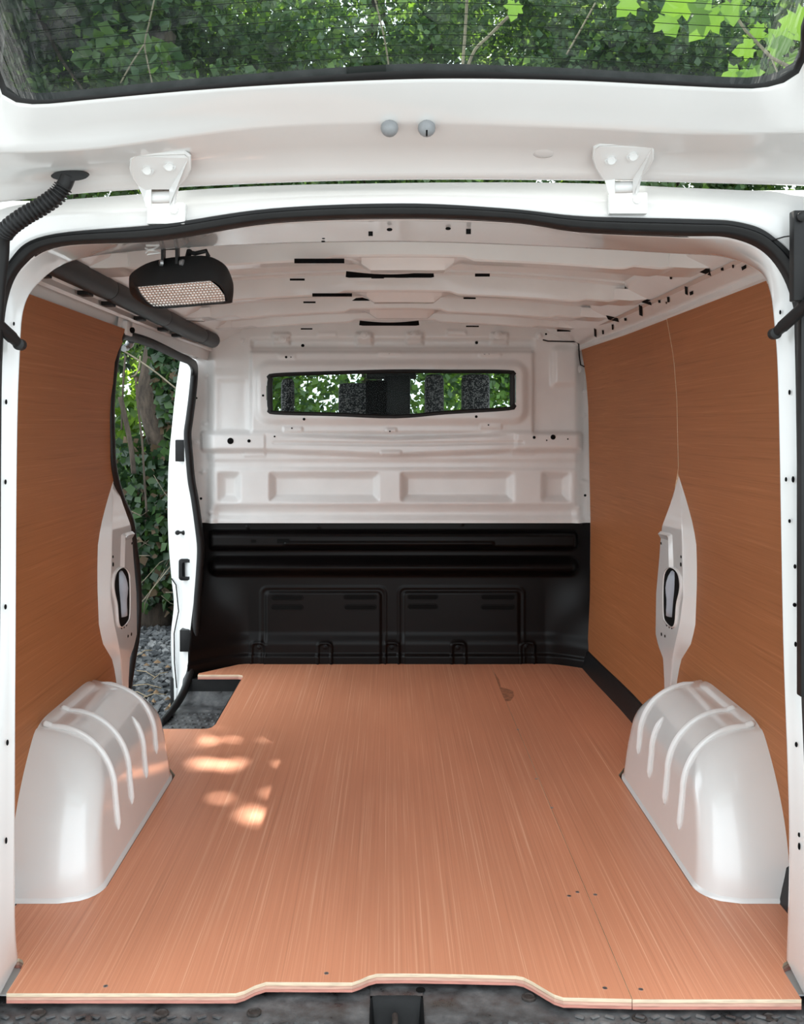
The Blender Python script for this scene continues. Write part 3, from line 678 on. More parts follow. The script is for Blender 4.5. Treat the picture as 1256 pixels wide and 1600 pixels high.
# ---- wheel arches: smooth hump lofted front to back
def arch(side, label):
    # stations along the arch: distance, inner reach, height at wall, shoulder roundness
    root = thing('wheel_arch', label, 'wheel arch', (side * 0.73, 2.5 - CAMD, 0))
    Dr, Df = 2.065, 2.885
    ns, nu = 64, 44
    def prof(s):
        """s = 0 rear foot .. 1 front foot -> distance, height factor"""
        return s
    rows = []
    xi, xo = 0.640, 0.845
    for j in range(nu + 1):
        u = j / nu                               # 0 rear foot, 1 front foot : superelliptic side view
        a = math.pi * u
        c = math.cos(a); s = math.sin(a)
        # side-view curve
        ex_r, ex_f = 0.40, 0.62
        ex = ex_r if u < 0.5 else ex_f
        yy = math.copysign(abs(c) ** (0.72 if u < 0.5 else 0.8), c); zz = abs(s) ** (0.55 if u < 0.5 else 0.62)
        dm = 2.42
        D0 = dm - yy * ((dm - Dr) if c > 0 else (Df - dm))
        row = []
        for i in range(ns + 1):
            v = i / ns                           # 0 wall side, 1 inner foot
            b = v * math.pi / 2
            kx = math.sin(b) ** 0.75; kz = math.cos(b) ** 0.50
            row.append((D0, zz, kx, kz, v))
        rows.append(row)
    # cross-section approach: height field sections at fixed distance
    verts = []; faces = []
    H = 0.318
    nY = 72
    def rear_shift(h): return 0.20 * (h / H) ** 2.1              # rear face leans forward with height
    def front_shift(h): return 0.17 * (h / H) ** 2.6 + 0.02 * (h / H)
    prof = []                                    # inner cross-section: wall top -> floor, (x, z)
    for i in range(13): t = i / 12; prof.append((lerp(xo, xi + 0.16, t), H - 0.012 * t ** 2))
    for i in range(1, 15):
        a = math.pi / 2 * i / 14; prof.append((xi + 0.16 - 0.145 * math.sin(a) ** 1.0, (H - 0.012) - 0.150 * (1 - math.cos(a))))
    for i in range(1, 15): t = i / 14; prof.append((xi + 0.015 * (1 - t), lerp(H - 0.162, 0.0, t)))
    m = len(prof)
    def point(u, x, z):
        """u 0..1 along length"""
        h = z
        d0 = Dr + rear_shift(h); d1 = Df - front_shift(h)
        return d0, d1
    grid = []
    for j in range(nY + 1):
        t = j / nY; row = []
        for x, z in prof:
            d0, d1 = point(0, x, z); D = lerp(d0, d1, t)
            # round the vertical corners of the rear and front caps
            rr = 0.075; rf = 0.11
            xin = x - xi
            ex = 0.0
            if D < d0 + rr: q = 1 - (D - d0) / rr; ex = max(ex, rr * (1 - math.sqrt(max(0, 1 - q * q))))
            if D > d1 - rf: q = 1 - (d1 - D) / rf; ex = max(ex, rf * (1 - math.sqrt(max(0, 1 - q * q))))
            row.append(Vector((side * min(x + ex, xo), D - CAMD, z)))
        grid.append(row)
    mb = MB().loft(grid)
    # rear and front caps, filled back to the wall
    for row, sgn in ((grid[0], 1), (grid[-1], -1)):
        back = [Vector((side * xo, p.y, p.z)) for p in row]
        steps = [[p.lerp(q, k / 6) for p, q in zip(row, back)] for k in range(7)]
        mb.loft(steps)
    body = mb.build('body', M['white'], root, auto=None)
    mod = body.modifiers.new('weld', 'WELD'); mod.merge_threshold = 0.0006
    # ribs pressed over the shoulder
    def rib(t_pos, i0, i1, w):
        path = []
        for i in range(i0, i1 + 1):
            x, z = prof[i]; d0, d1 = point(0, x, z)
            D = t_pos
            rf = 0.11; ex = 0
            if D > d1 - rf: q = min(1, 1 - (d1 - D) / rf); ex = rf * (1 - math.sqrt(max(0, 1 - q * q)))
            path.append(Vector((side * min(x + ex, xo), D - CAMD, z)))
        sm = [V(q) for q in spline([tuple(p) for p in path], 2)]
        n = len(sm)
        rs = [w * min(1.0, 0.3 + 0.7 * min(k, n - 1 - k) / 3) for k in range(n)]
        MB().tube(sm, rs, 10).build('rib', M['white'], root, auto=None)
    rib(2.275, 6, 34, 0.0076); rib(2.40, 6, 33, 0.0076); rib(2.545, 20, 32, 0.0076); rib(2.665, 13, 30, 0.0076)
    # foot flange on the floor
    foot = [g[-1] for g in grid]
    wl_ = lambda p: Vector((side * xo, p.y, p.z))
    ft = [wl_(foot[0])] + foot + [wl_(foot[-1])]
    def off(e, z):
        out = []
        for k, p in enumerate(ft):
            q0, q1 = ft[max(k - 1, 0)], ft[min(k + 1, len(ft) - 1)]; d = (q1 - q0); d.z = 0; d.normalize()
            nrm = Vector((d.y, -d.x, 0)) * (-side)
            out.append(Vector((p.x, p.y, 0)) + nrm * e + Vector((0, 0, z)))
        return out
    MB().loft([off(-0.002, 0.012), off(0.001, 0.007), off(0.004, 0.005), off(0.005, 0.0005)]).build('foot_flange', M['white'], root, auto=None)
    return root
arch(-1, 'white ribbed wheel arch on the sliding door side')
arch(1, 'white ribbed wheel arch on the solid wall side')

# ---- floor boards
def board(name, outline, label, mats):
    v = []; n = len(outline)
    bm = bmesh.new(); top = [bm.verts.new((p[0], p[1], 0.0)) for p in outline]; bot = [bm.verts.new((p[0], p[1], -0.018)) for p in outline]
    ft = bm.faces.new(top); fb = bm.faces.new(bot[::-1])
    for k in range(n): bm.faces.new((top[k], bot[k], bot[(k + 1) % n], top[(k + 1) % n])).material_index = 1
    bmesh.ops.recalc_face_normals(bm, faces=bm.faces)
    bmesh.ops.triangulate(bm, faces=[f for f in bm.faces if len(f.verts) > 4])
    me = bpy.data.meshes.new(name); bm.to_mesh(me); bm.free()
    for m_ in mats: me.materials.append(m_)
    ob = bpy.data.objects.new(name, me); C.objects.link(ob)
    return tag(ob, label, 'floor board', 'plywood floor boards')
def F(px, py): p = PF(px, py); return (p.x, p.y)
SX = 0.4235 + CAMX
rear_l = [F(10, 1552), F(368, 1552), F(382, 1548), F(398, 1540), F(415, 1534.5), F(550, 1535), F(562, 1531), F(575, 1525), F(588, 1521.5), F(628, 1521), F(700, 1522), F(806, 1524.5), F(818, 1527), F(832, 1534), F(852, 1546), F(866, 1554), F(880, 1558.5), (SX - 0.0006, F(983, 1561)[1])]
left_edge = [F(30, 1520), F(37, 1505), F(35, 1500), F(30, 1497.5), F(26, 1498)]
xl = -0.79
front_l = [(SX - 0.0006, F(765, 1034)[1]), F(560, 1033.5), F(392, 1034), (xl, F(306, 1052)[1])]
notch = [(xl, ND1 - CAMD), (F(372, 1055)[0], ND1 - CAMD), (F(378, 1056)[0], ND1 - CAMD - 0.008), (F(378, 1060)[0], ND1 - CAMD - 0.03), (NX + 0.015, ND0 - CAMD + 0.05), (NX + 0.008, ND0 - CAMD + 0.015), (NX - 0.005, ND0 - CAMD + 0.002), (NX - 0.02, ND0 - CAMD), (xl, ND0 - CAMD)]
AX = 0.634
outl = rear_l + front_l + notch + [(xl, 1.20), (-AX - 0.04, 1.20), (-AX, 1.12), (-AX, 0.44), (-AX - 0.02, 0.40), (-AX - 0.07, 0.37), (-0.80, 0.365), (-0.80, 0.16), (F(26, 1498)[0] - 0.03, 0.16)] + left_edge[::-1]
b1 = board('floor_board', outl, 'wide reddish plywood floor board with a cut-out by the side step', [M['floor_wood'], M['ply_edge']])
outr = [(SX + 0.0006, F(983, 1561.5)[1]), F(1252, 1561.5), F(1226, 1520), F(1222, 1511), F(1224, 1505), F(1231, 1501), (F(1231, 1501)[0] + 0.04, 0.16), (0.80, 0.16), (0.80, 0.365), (AX + 0.07, 0.37), (AX + 0.02, 0.40), (AX, 0.44), (AX, 1.12), (AX + 0.04, 1.20), (0.808, 1.20), (0.803, F(925, 1045)[1]), F(842, 1034.5), (SX + 0.0006, F(765, 1034)[1])]
b2 = board('floor_board', outr, 'narrow reddish plywood floor board along the solid wall side', [M['floor_wood'], M['ply_edge']])
for px, py, par in [(165, 1541, b1), (510, 1521, b1), (902, 1394, b1), (889, 1400, b1), (945, 1544, b1), (1001, 1546, b2), (930, 1398, b2), (862, 1262, b2), (809, 1140, b2), (838, 1217, b2)]:
    p = PF(px, py); MB().lathe((p.x, p.y, -0.002), (0, 0, 1), [(0.0042, 0), (0.0042, 0.0026), (0.0030, 0.0028), (0.0012, 0.0020)], 12).build('screw', M['steel'], par)

# dark worn mark beside the joint, scuffs
mk = [PF(x, y) for x, y in [(770, 1050), (778, 1062), (781, 1074), (790, 1076), (800, 1080), (801, 1088), (796, 1095), (788, 1096), (783, 1086), (776, 1068)]]
MB().prism([(p.x + 0.004, p.y, 0.0001) for p in mk], (0, 0, 0.0003)).build('stain', plain('worn_mark', (0.42, 0.175, 0.095), 0.6, var=0.35, nscale=50), b2, smooth=False)
# white sill plates beside the floor edge
for s in (-1, 1):
    MB().box((s * 0.71 - 0.055, 0.065, -0.0215), (s * 0.71 + 0.055, 0.17, -0.0192)).build('sill_plate', M['white'], rear)

# ---- rear bumper step
root = thing('rear_bumper', 'black scuffed plastic bumper step below the floor edge', 'bumper', (0, -0.05, -0.5))
mb = MB(); ZS = -0.026
def bz(x, y): return ZS
# recess for the latch is left open
rx0, rx1 = P(577, 1553, 1.7).x, P(663, 1553, 1.7).x; ry1 = PF(620, 1556, ZS).y; 
prof = [(0.30, ZS - 0.004), (0.02, ZS - 0.002), (-0.03, ZS), (-0.14, ZS - 0.006), (-0.165, ZS - 0.018), (-0.175, ZS - 0.05), (-0.18, -0.30), (-0.15, -0.34)]
for a, b in ((-0.86, rx0), (rx1, 0.86)):
    mb.loft([[(x, y, z) for x in np.linspace(a, b, 20)] for y, z in prof])
mb.loft([[(x, 0.30, ZS - 0.004) for x in np.linspace(rx0, rx1, 6)], [(x, ry1, ZS) for x in np.linspace(rx0, rx1, 6)]])
mb.loft([[(x, -0.165, ZS - 0.09) for x in np.linspace(rx0, rx1, 6)], [(x, -0.175, ZS - 0.1) for x in np.linspace(rx0, rx1, 6)], [(x, -0.18, -0.30) for x in np.linspace(rx0, rx1, 6)]])
mb.build('step_pad', M['step'], root, auto=50)
# recess walls
r = 0.012; ringp = [(rx0, -0.165), (rx0, ry1 - r), (rx0 + r * 0.3, ry1 - r * 0.3), (rx0 + r, ry1), (rx1 - r, ry1), (rx1 - r * 0.3, ry1 - r * 0.3), (rx1, ry1 - r), (rx1, -0.165)]
cxr, cyr = (rx0 + rx1) / 2, -0.08
mb = MB().loft([[(x, y, ZS + 0.001) for x, y in ringp], [(cxr + (x - cxr) * 0.97, y - 0.001, ZS - 0.006) for x, y in ringp], [(cxr + (x - cxr) * 0.86, -0.165 + (y + 0.165) * 0.90, ZS - 0.055) for x, y in ringp]])
mb.add([(cxr + (x - cxr) * 0.86, -0.165 + (y + 0.165) * 0.90, ZS - 0.055) for x, y in ringp], [tuple(range(len(ringp)))])
mb.build('latch_recess', M['plastic'], root, auto=30)
sy = ry1 - 0.055
st = MB().prism([(cxr - 0.035, sy - 0.04, ZS - 0.052), (cxr + 0.03, sy - 0.04, ZS - 0.052), (cxr + 0.03, sy + 0.028, ZS - 0.052), (cxr - 0.035, sy + 0.028, ZS - 0.052)], (0, 0, 0.004)).build('latch_plate', M['rust'], root, smooth=False)
MB().tube([(cxr - 0.003, sy + 0.02, ZS - 0.05), (cxr - 0.003, sy + 0.02, ZS - 0.018), (cxr - 0.003, sy + 0.012, ZS - 0.010), (cxr - 0.003, sy - 0.03, ZS - 0.010), (cxr - 0.003, sy - 0.038, ZS - 0.018), (cxr - 0.003, sy - 0.038, ZS - 0.05)], 0.0055, 10).build('latch_striker', M['rust'], root)
for x, y in [(60, 1583), (252, 1583.5), (397, 1582), (826, 1558), (999, 1591), (1203, 1590)]:
    p = PF(x, y, ZS); MB().lathe(p, (0, 0, 1), [(0.013, -0.004), (0.013, 0.001), (0.010, 0.0025), (0.0085, 0.0005), (0.004, 0.0)], 14).build('bolt', M['rust'], root)
p = PF(657, 1547, ZS); MB().lathe(p, (0, 0, 1), [(0.0085, 0.0), (0.0085, 0.0012)], 14).build('hole', M['dark'], root)
# raised lozenges of the tread
bmz = MB().box((-0.008, -0.004, 0), (0.008, 0.004, 0.003), bev=0.0012)
first = None; kk = 0
for j in range(4):
    for i in range(58):
        x = -0.74 + i * 0.0262 + (0.013 if j % 2 else 0); y = 0.008 - j * 0.019
        if rx0 - 0.05 < x < rx1 + 0.06: continue
        if abs(x) < 0.30 and j == 0: continue
        if first is None: q = first = bmz.build('tread_lozenge', M['step'])
        else: q = first.copy(); C.objects.link(q)
        q.parent = root; q.location = Vector((x, y, ZS)) - root.location; q.rotation_euler = (0, 0, 0.5 if (i + j) % 2 else -0.5)
# ---- sliding door opening: seal, front jamb, rail cover
sealr = [(207, 527), (190, 525), (182, 549), (175.5, 597), (173, 646), (174, 687), (176.5, 730), (188, 776), (203, 812), (209.5, 855), (214.6, 899), (216, 945), (213, 994), (207, 1030), (199, 1081), (190, 1130)]
path = [PX(x, y, -0.826 if y > 540 else -0.81) for x, y in sealr]
for i in range(8, 16): path[i] = path[i] + Vector((0.0, 0, 0))
sealf = [(233, 535), (257.5, 546), (282, 558), (297, 565), (303.5, 577), (301, 614), (296, 654), (293, 679), (295.5, 711), (299, 750), (304, 778), (309.5, 817), (313.6, 855), (312, 894), (309, 932), (307.5, 958), (304, 1009), (298, 1048), (287, 1081), (271, 1107), (252, 1130)]
fD = [None] * 4 + [4.06] * 12 + [4.05, 4.0, 3.93, 3.82, 3.66]
pf = []
for (x, y), D in zip(sealf, fD):
    pf.append(P(x, y, D) if D else PX(x, y, -0.80 + 0.02 * (x - 233) / 60))
full = path[::-1] + pf
full = [V(q) for q in spline([tuple(p) for p in full], 5)]
rad = [0.015 + 0.005 * float(ss(2.0, 2.3, p.y)) for p in full]
mbs = MB().tube(full, rad, 12, flat=0.75)
tag(mbs.build('door_seal', M['rubber'], auto=None), 'black rubber seal around the open sliding doorway', 'seal')
# second lip of the seal
jl = [(282, 560), (279, 580), (274, 614), (269, 662), (264.5, 711), (262.5, 752), (262, 805), (264, 857), (268, 905), (271.5, 945), (267, 990), (267.5, 1032), (270, 1062), (272, 1112)]
jr = [(303, 566), (303, 580), (301, 614), (296, 654), (295, 711), (299, 752), (308, 805), (313, 857), (311, 905), (308, 945), (305, 990), (300, 1032), (294, 1062), (275, 1112)]
A = [P(x, y, 4.25) for x, y in jl]; B2 = [P(x, y, 4.085) for x, y in jr]
A = [V(q) for q in spline([tuple(p) for p in A], 5)]; B2 = [V(q) for q in spline([tuple(p) for p in B2], 5)]
def mid(t, d): return [a.lerp(b, t) + Vector((0, d, 0)) for a, b in zip(A, B2)]
jamb = MB().loft([[a + Vector((-0.004, 0.12, 0)) for a in A], [a + Vector((-0.002, 0.02, 0)) for a in A], A, mid(0.10, 0.0), mid(0.16, 0.006), mid(0.30, 0.008), mid(0.36, -0.002), mid(0.62, -0.004), mid(0.7, 0.004), B2])
jamb = struct(jamb.build('trim_2', M['white'], auto=45), 'white door jamb at the front of the sliding doorway')
def on_j(x, y):
    i = min(range(len(A)), key=lambda k: abs(CY - (A[k].z - 1) * FPX / 4.2 - y)); 
    xa = CX + (A[i].x - CAMX) * FPX / (A[i].y + CAMD); xb = CX + (B2[i].x - CAMX) * FPX / (B2[i].y + CAMD)
    return lerp(A[i].y, B2[i].y, (x - xa) / (xb - xa)) + CAMD - 0.008
def jbox(name, x0, y0, x1, y1, th, mat, bev=0.004):
    D = on_j((x0 + x1) / 2, (y0 + y1) / 2)
    p, q = P(x0, y1, D), P(x1, y0, D); return MB().box((p.x, p.y - th, p.z), (q.x, q.y + 0.05, q.z), bev=bev).build(name, mat, jamb)
c = jbox('catch', 275, 687, 290, 721, 0.02, M['plastic']); jbox('catch', 282, 983, 298, 1017, 0.02, M['plastic'])
D = on_j(283, 832)
MB().lathe(P(278, 832, D), (0, -1, 0), [(0.010, 0), (0.010, 0.012), (0.006, 0.016)], 12).lathe(P(288, 832, D), (0, -1, 0), [(0.010, 0), (0.010, 0.012), (0.006, 0.016)], 12).tube([P(278, 832, D - 0.012), P(288, 832, D - 0.012)], 0.005, 8).build('guide_pin', M['plastic'], jamb)
D = on_j(290, 890)
def rr(cx, cy, w, h, r, n=5):
    out = []
    for sx, sy, a0 in ((1, -1, -90), (1, 1, 0), (-1, 1, 90), (-1, -1, 180)):
        for k in range(n + 1):
            a = math.radians(a0 + 90 * k / n); out.append((cx + sx * (w - r) + r * math.cos(a), cy + sy * (h - r) + r * math.sin(a)))
    return out
o1, o2, o3 = rr(291, 890, 12, 17, 5), rr(291, 890, 10.5, 15.5, 4), rr(291, 890, 6.5, 11, 2.5)
lt = MB().loft([[P(x, y, D + 0.01) for x, y in o1], [P(x, y, D - 0.012) for x, y in o1], [P(x, y, D - 0.016) for x, y in o2], [P(x, y, D - 0.016) for x, y in o3], [P(x, y, D + 0.008) for x, y in o3]], closed=True)
lt.add([P(x, y, D + 0.006) for x, y in o3], [tuple(range(len(o3)))]); lt = lt.build('latch', M['plastic'], jamb)
MB().box(P(291, 897, D), P(294, 884, D) + Vector((0, 0.01, 0)), bev=0.002).build('latch_bolt', M['steel'], lt)
# panel gap and dark mudflap below
MB().tube([P(x, y, on_j(x, y) - 0.002) for x, y in [(268, 904), (275, 914), (279, 955), (272, 990), (272.5, 1035), (276, 1075)]], 0.0025, 6).build('panel_gap', M['dark'], jamb)
MB().box(P(266, 1112, 4.24), P(276, 1060, 4.24) + Vector((0, 0.05, 0)), bev=0.004).build('sill_flap', M['plastic'], jamb)
# small bracket at the top rear corner of the doorway
br = MB().box((-0.02, -0.03, -0.02), (0.008, 0.03, 0.022), Matrix.Translation(PX(199, 514, -0.80)), bev=0.003).build('rail_bracket', M['white_in'], wl)
MB().lathe(PX(206, 516, -0.785), (1, -0.6, 0), [(0.009, 0), (0.009, 0.004)], 10).build('bracket_hole', M['dark'], br)
bt = MB().tube([PX(205, 532, -0.82), PX(202, 538, -0.83), PX(197, 543, -0.84), PX(193, 545, -0.83)], [0.012, 0.014, 0.012, 0.009], 10).build('door_roller', M['steel'], wl)

def rail_pt(D, z=1.352): return Vector((-0.742 + 0.016 * float(ss(3.3, 4.1, D)), D - CAMD, z - 0.012 * float(ss(2.2, 4.0, D))))
rc = thing('rail_cover', 'long black plastic rail cover under the roof over the sliding door', 'rail cover', rail_pt(3.0))
segs = [(1.90, 2.52), (2.525, 3.14), (3.145, 3.72), (3.725, 3.98)]
for a, b in segs:
    n = 12; pts = [rail_pt(lerp(a, b, k / n)) for k in range(n + 1)]
    rs = [0.030] * (n + 1); rs[0] = 0.0285; rs[-1] = 0.0285
    if b > 3.9: rs[-1] = 0.012; rs[-2] = 0.022
    MB().tube(pts, rs, 16).build('cover_section', M['plastic'], rc, auto=50)
for D in (2.12, 2.42, 2.62, 2.95, 3.25, 3.45):
    p = rail_pt(D); MB().box((p.x - 0.04, p.y - 0.022, p.z - 0.033), (p.x - 0.012, p.y + 0.022, p.z - 0.022), bev=0.002).build('clip', M['plastic'], rc)
for D in (2.36, 2.92, 3.42):
    p = rail_pt(D); MB().box((p.x - 0.005, p.y - 0.03, p.z + 0.020), (p.x + 0.075, p.y + 0.03, p.z + 0.028), Matrix.Translation(Vector((0, 0, 0))), bev=0.002).build('bracket', M['white'], rc)

# ---- tailgate, swung up
tg = thing('tailgate', 'white tailgate swung up over the rear doorway with its large window', 'tailgate', (0, -0.04, 1.42))
T0 = [(-60, 323), (0, 316), (150, 300.5), (400, 287), (628, 281), (900, 282), (1100, 286), (1256, 290.5), (1320, 294)]
T1 = [(-60, 300), (0, 296), (150, 284), (400, 273), (628, 269), (900, 269), (1100, 273), (1256, 277), (1320, 280)]
T2 = [(-60, 236), (0, 236), (150, 230), (400, 197), (628, 189), (900, 197), (1100, 207), (1256, 203), (1320, 195)]
T3 = [(-60, 222), (0, 224), (150, 216), (400, 188), (628, 182), (900, 188), (1100, 199), (1256, 193), (1320, 184)]
def prow(T, D, n=10): return [V(q) for q in spline([tuple(P(x, y, D)) for x, y in T], n)]
G = [(-3, 60), (-6, 110), (-2, 138), (18, 155), (60, 160), (150, 152), (300, 138.5), (450, 128.5), (628, 121), (760, 120), (900, 123), (1040, 130), (1150, 135), (1195, 134), (1235, 122), (1257, 98), (1262, 50)]
# the glass lies in the tailgate plane that rises toward the camera
D3 = 1.435
def gz(x, D): return 0
gedge = [V(q) for q in spline([tuple(P(x, y, D3 if y > 115 else D3 - 0.075 * (115 - y) / 65)) for x, y in G], 6)]
slope = Vector((0, -0.84, 0.54)).normalized()
ext = 0.40
def resample(c, n):
    d = [0]
    for a, b in zip(c, c[1:]): d.append(d[-1] + (b - a).length)
    out = []
    for k in range(n):
        t = d[-1] * k / (n - 1); i = max(0, min(len(d) - 2, int(np.searchsorted(d, t) - 1)))
        out.append(c[i].lerp(c[i + 1], (t - d[i]) / max(d[i + 1] - d[i], 1e-9)))
    return out
NR = 91
ge = [gedge[0] + slope * ext] + [gedge[0] + slope * ext * k / 6 for k in (5, 4, 3, 2, 1)] + gedge + [gedge[-1] + slope * ext * k / 6 for k in (1, 2, 3, 4, 5)] + [gedge[-1] + slope * ext]
ge = resample(ge, NR)
cen = Vector((0, -0.385, 1.59))
def spread(c, k, dy=0, dz=0):
    return [Vector((p.x * (1 + k), p.y + dy, p.z + dz)) for p in c]
# outer curves extended up the sides too
def with_sides(T, D, n=NR):
    r = prow(T, D); l, rr_ = r[0], r[-1]
    L_ = [l + slope * (ext + 0.05) * k / 6 for k in (6, 5, 4, 3, 2, 1)]; R_ = [rr_ + slope * (ext + 0.05) * k / 6 for k in (1, 2, 3, 4, 5, 6)]
    return resample(L_ + r + R_, n)
t0, t1, t2, t3 = with_sides(T0, 1.655), with_sides(T1, 1.635), with_sides(T2, 1.505), with_sides(T3, 1.498)
g0 = [p + Vector((0, 0.003, -0.0025)) for p in ge]
panel = MB().loft([[p + Vector((0, 0.012, 0.05)) for p in t0], t0, [a.lerp(b, 0.3) + Vector((0, 0, -0.002)) for a, b in zip(t0, t1)], t1, [a.lerp(b, 0.08) + Vector((0, 0, 0.006)) for a, b in zip(t1, t2)],
                   [a.lerp(b, 0.5) + Vector((0, 0, 0.004)) for a, b in zip(t1, t2)], [a.lerp(b, 0.93) for a, b in zip(t1, t2)], t2, t3, [a.lerp(b, 0.5) + Vector((0, 0, -0.004)) for a, b in zip(t3, g0)], [a.lerp(b, 0.9) for a, b in zip(t3, g0)], g0, [p + Vector((0, 0.004, 0.012)) for p in ge]])
# far part of the tailgate beyond the window, over the camera
far = ge[0].lerp(ge[-1], 0.5)
yf, zf = ge[0].y, ge[0].z
panel.loft([[(x, yf, zf) for x in np.linspace(-0.72, 0.72, 12)], [(x, yf - 0.04, zf - 0.005) for x in np.linspace(-0.72, 0.72, 12)], [(x, yf - 0.46, zf + 0.28) for x in np.linspace(-0.70, 0.70, 12)], [(x, yf - 0.46, zf + 0.33) for x in np.linspace(-0.70, 0.70, 12)]])
panel.build('inner_panel', M['white'], tg, auto=None)
# rubber-black glass border and pane
gin = [p + (cen - p).normalized() * 0.010 + Vector((0, 0, 0.001)) for p in ge]
MB().loft([[p + Vector((0, 0.002, -0.002)) for p in ge], [a.lerp(b, 0.5) + Vector((0, 0, -0.002)) for a, b in zip(ge, gin)], gin, [p + Vector((0, 0, 0.01)) for p in gin]]).build('window_border', M['rubber'], tg, auto=None)
# pane: columns from the lower edge up the slope
low_ = [k for k in range(NR) if gin[k].y > -0.335]
cols = [gin[k] for k in low_]
MB().loft([[p + slope * ((p.y - yf) / 0.8412) * t for p in cols] for t in (0, 0.33, 0.66, 1.0)]).build('pane', M['tail_glass'], tg, auto=None)
wire = plain('heating_wire', (0.02, 0.025, 0.02), 1.0, var=0.1, spec=0.0)
def pane_pt(x, s):
    """point of the pane: x across, s up the slope from its lower edge"""
    base = min(range(len(gin)), key=lambda k: abs(gin[k].x - x) + (5 if gin[k].y < -0.315 else 0))
    return gin[base] + slope * s
for k in range(1, 11):
    s_ = 0.012 + 0.0165 * k
    pts = [pane_pt(x, s_) + Vector((0, -0.001, -0.002)) for x in np.linspace(-0.50, 0.50, 25)]
    MB().tube(pts, 0.0005, 4, cap=False).build('heating_wire', wire, tg)
for x, y in ((345, 247), (852, 236), (1105, 250), (60, 262)):
    MB().lathe(P(x, y, lerp(1.505, 1.635, (y - 190) / 80)) + Vector((0, 0.004, 0.006)), (0, -0.35, -0.94), [(0.026, 0), (0.022, 0.004), (0.014, 0.0055), (0.004, 0.006)], 20).build('pressing', M['white'], tg, auto=None)
# buffers, hinges
for x in (608.5, 666.5):
    b = MB().lathe(P(x, 200, 1.515) + Vector((0, 0.012, 0.004)), (0, -1, -0.35), [(0.0135, 0), (0.0135, 0.016), (0.012, 0.024), (0.007, 0.029), (0.002, 0.031)], 16).build('buffer', M['grey_rubber'], tg)
    if x > 640: MB().box(P(665.5, 211, 1.482), P(668, 203, 1.482) + Vector((0, 0.006, 0)), bev=0).build('buffer_slit', M['dark'], b)
def hinge(cx, oy):
    X = lambda a: cx + a
    out_ = [(-44, 246), (-38, 241), (38, 238), (44, 243), (45, 262), (38, 277), (26, 290), (20, 318), (14, 318), (14, 292), (-14, 292), (-14, 320), (-22, 320), (-30, 294), (-42, 276), (-46, 262)]
    DD = lambda y: lerp(1.565, 1.645, float(np.clip((y - 240) / 60, 0, 1))) - 0.004
    top = [P(X(a), y + oy, DD(y)) for a, y in out_]
    hg = MB().prism(top, (0, -0.003, -0.005)).build('hinge', M['white'], tg, smooth=False)
    lip = [P(X(a), y + oy, DD(y) - 0.004) for a, y in out_[13:] + out_[:8]]
    MB().tube(lip, 0.0035, 8).build('hinge_lip', M['white'], hg)
    for a, y in ((-20, 264), (14, 258)):
        MB().lathe(P(X(a), y + oy, DD(y) - 0.006), (0, -0.8, -0.6), [(0.0105, 0), (0.0105, 0.002), (0.007, 0.003), (0.0065, 0.008), (0.003, 0.0075)], 14).build('bolt', M['white'], hg)
    MB().tube([P(X(-15), 309 + oy, 1.645), P(X(17), 308 + oy, 1.645)], 0.010, 12).build('hinge_pin', M['white'], hg)
    MB().box(P(X(-22), 350 + oy, 1.705), P(X(38), 316 + oy, 1.705) + Vector((0, 0.02, 0)), bev=0.003).build('hinge_plate', M['white'], hg)
    MB().lathe(P(X(21), 328 + oy, 1.705), (0, -1, 0), [(0.0075, 0), (0.0075, 0.003), (0.005, 0.004)], 12).build('bolt', M['white'], hg)
hinge(251, 0); hinge(974, -16)

# gas struts
def strut(a, b, foot, label):
    t = thing('gas_strut', label, 'gas strut', a, 'gas struts')
    a, b = Vector(a), Vector(b); d = (b - a).normalized()
    MB().tube([a, a + d * 0.012, a + d * 0.014, a + d * 0.35], [0.0085, 0.0095, 0.0105, 0.0105], 14).build('cylinder', M['rubber'], t)
    MB().tube([a + d * 0.35, b], 0.005, 10).build('rod', M['steel'], t)
    e = MB().lathe(a - d * 0.004, (0, -1, 0), [(0.010, -0.008), (0.010, 0.006), (0.006, 0.008)], 12); e.build('end_fitting', M['rubber'], t)
    MB().lathe(foot, (1 if foot[0] < 0 else -1, -0.4, 0), [(0.017, -0.01), (0.017, 0.004), (0.012, 0.008), (0.005, 0.009)], 16).build('ball_bracket', M['white'], t)
strut(P(1213, 519, 1.69), (0.84, -0.35, 1.43), P(1229, 540, 1.765), 'black gas strut on the solid wall side of the tailgate')
strut(P(28, 536, 1.69), (-0.86, -0.35, 1.42), P(11, 545, 1.765), 'black gas strut on the sliding door side of the tailgate')

# wiring gaiter
gt = thing('wiring_gaiter', 'black ribbed rubber wiring gaiter hanging from the tailgate', 'cable', P(0, 420, 1.62))
gp = [(106, 276, 1.60), (100, 290, 1.60), (88, 306, 1.60), (64, 323, 1.605), (38, 338, 1.61), (14, 356, 1.62), (4, 372, 1.63), (2, 400, 1.64), (-4, 460, 1.65), (-10, 560, 1.66)]
gpt = [V(q) for q in spline([tuple(P(*q)) for q in gp], 26)]
rs = []
for i, p in enumerate(gpt):
    y = CY - (p.z - 1) * FPX / (p.y + CAMD)
    rs.append(0.0125 + (0.0032 * (1 if (i % 6) < 3 else -0.3) if 292 < y < 368 else 0.0))
MB().tube(gpt, rs, 14).build('sleeve', M['rubber'], gt, auto=None)
gr = [P(x, y, 1.60) for x, y in oval(111, 273, 29, 8, 24)]
MB().prism(gr, (0, -0.008, -0.004)).build('grommet', M['rubber'], gt, smooth=False)

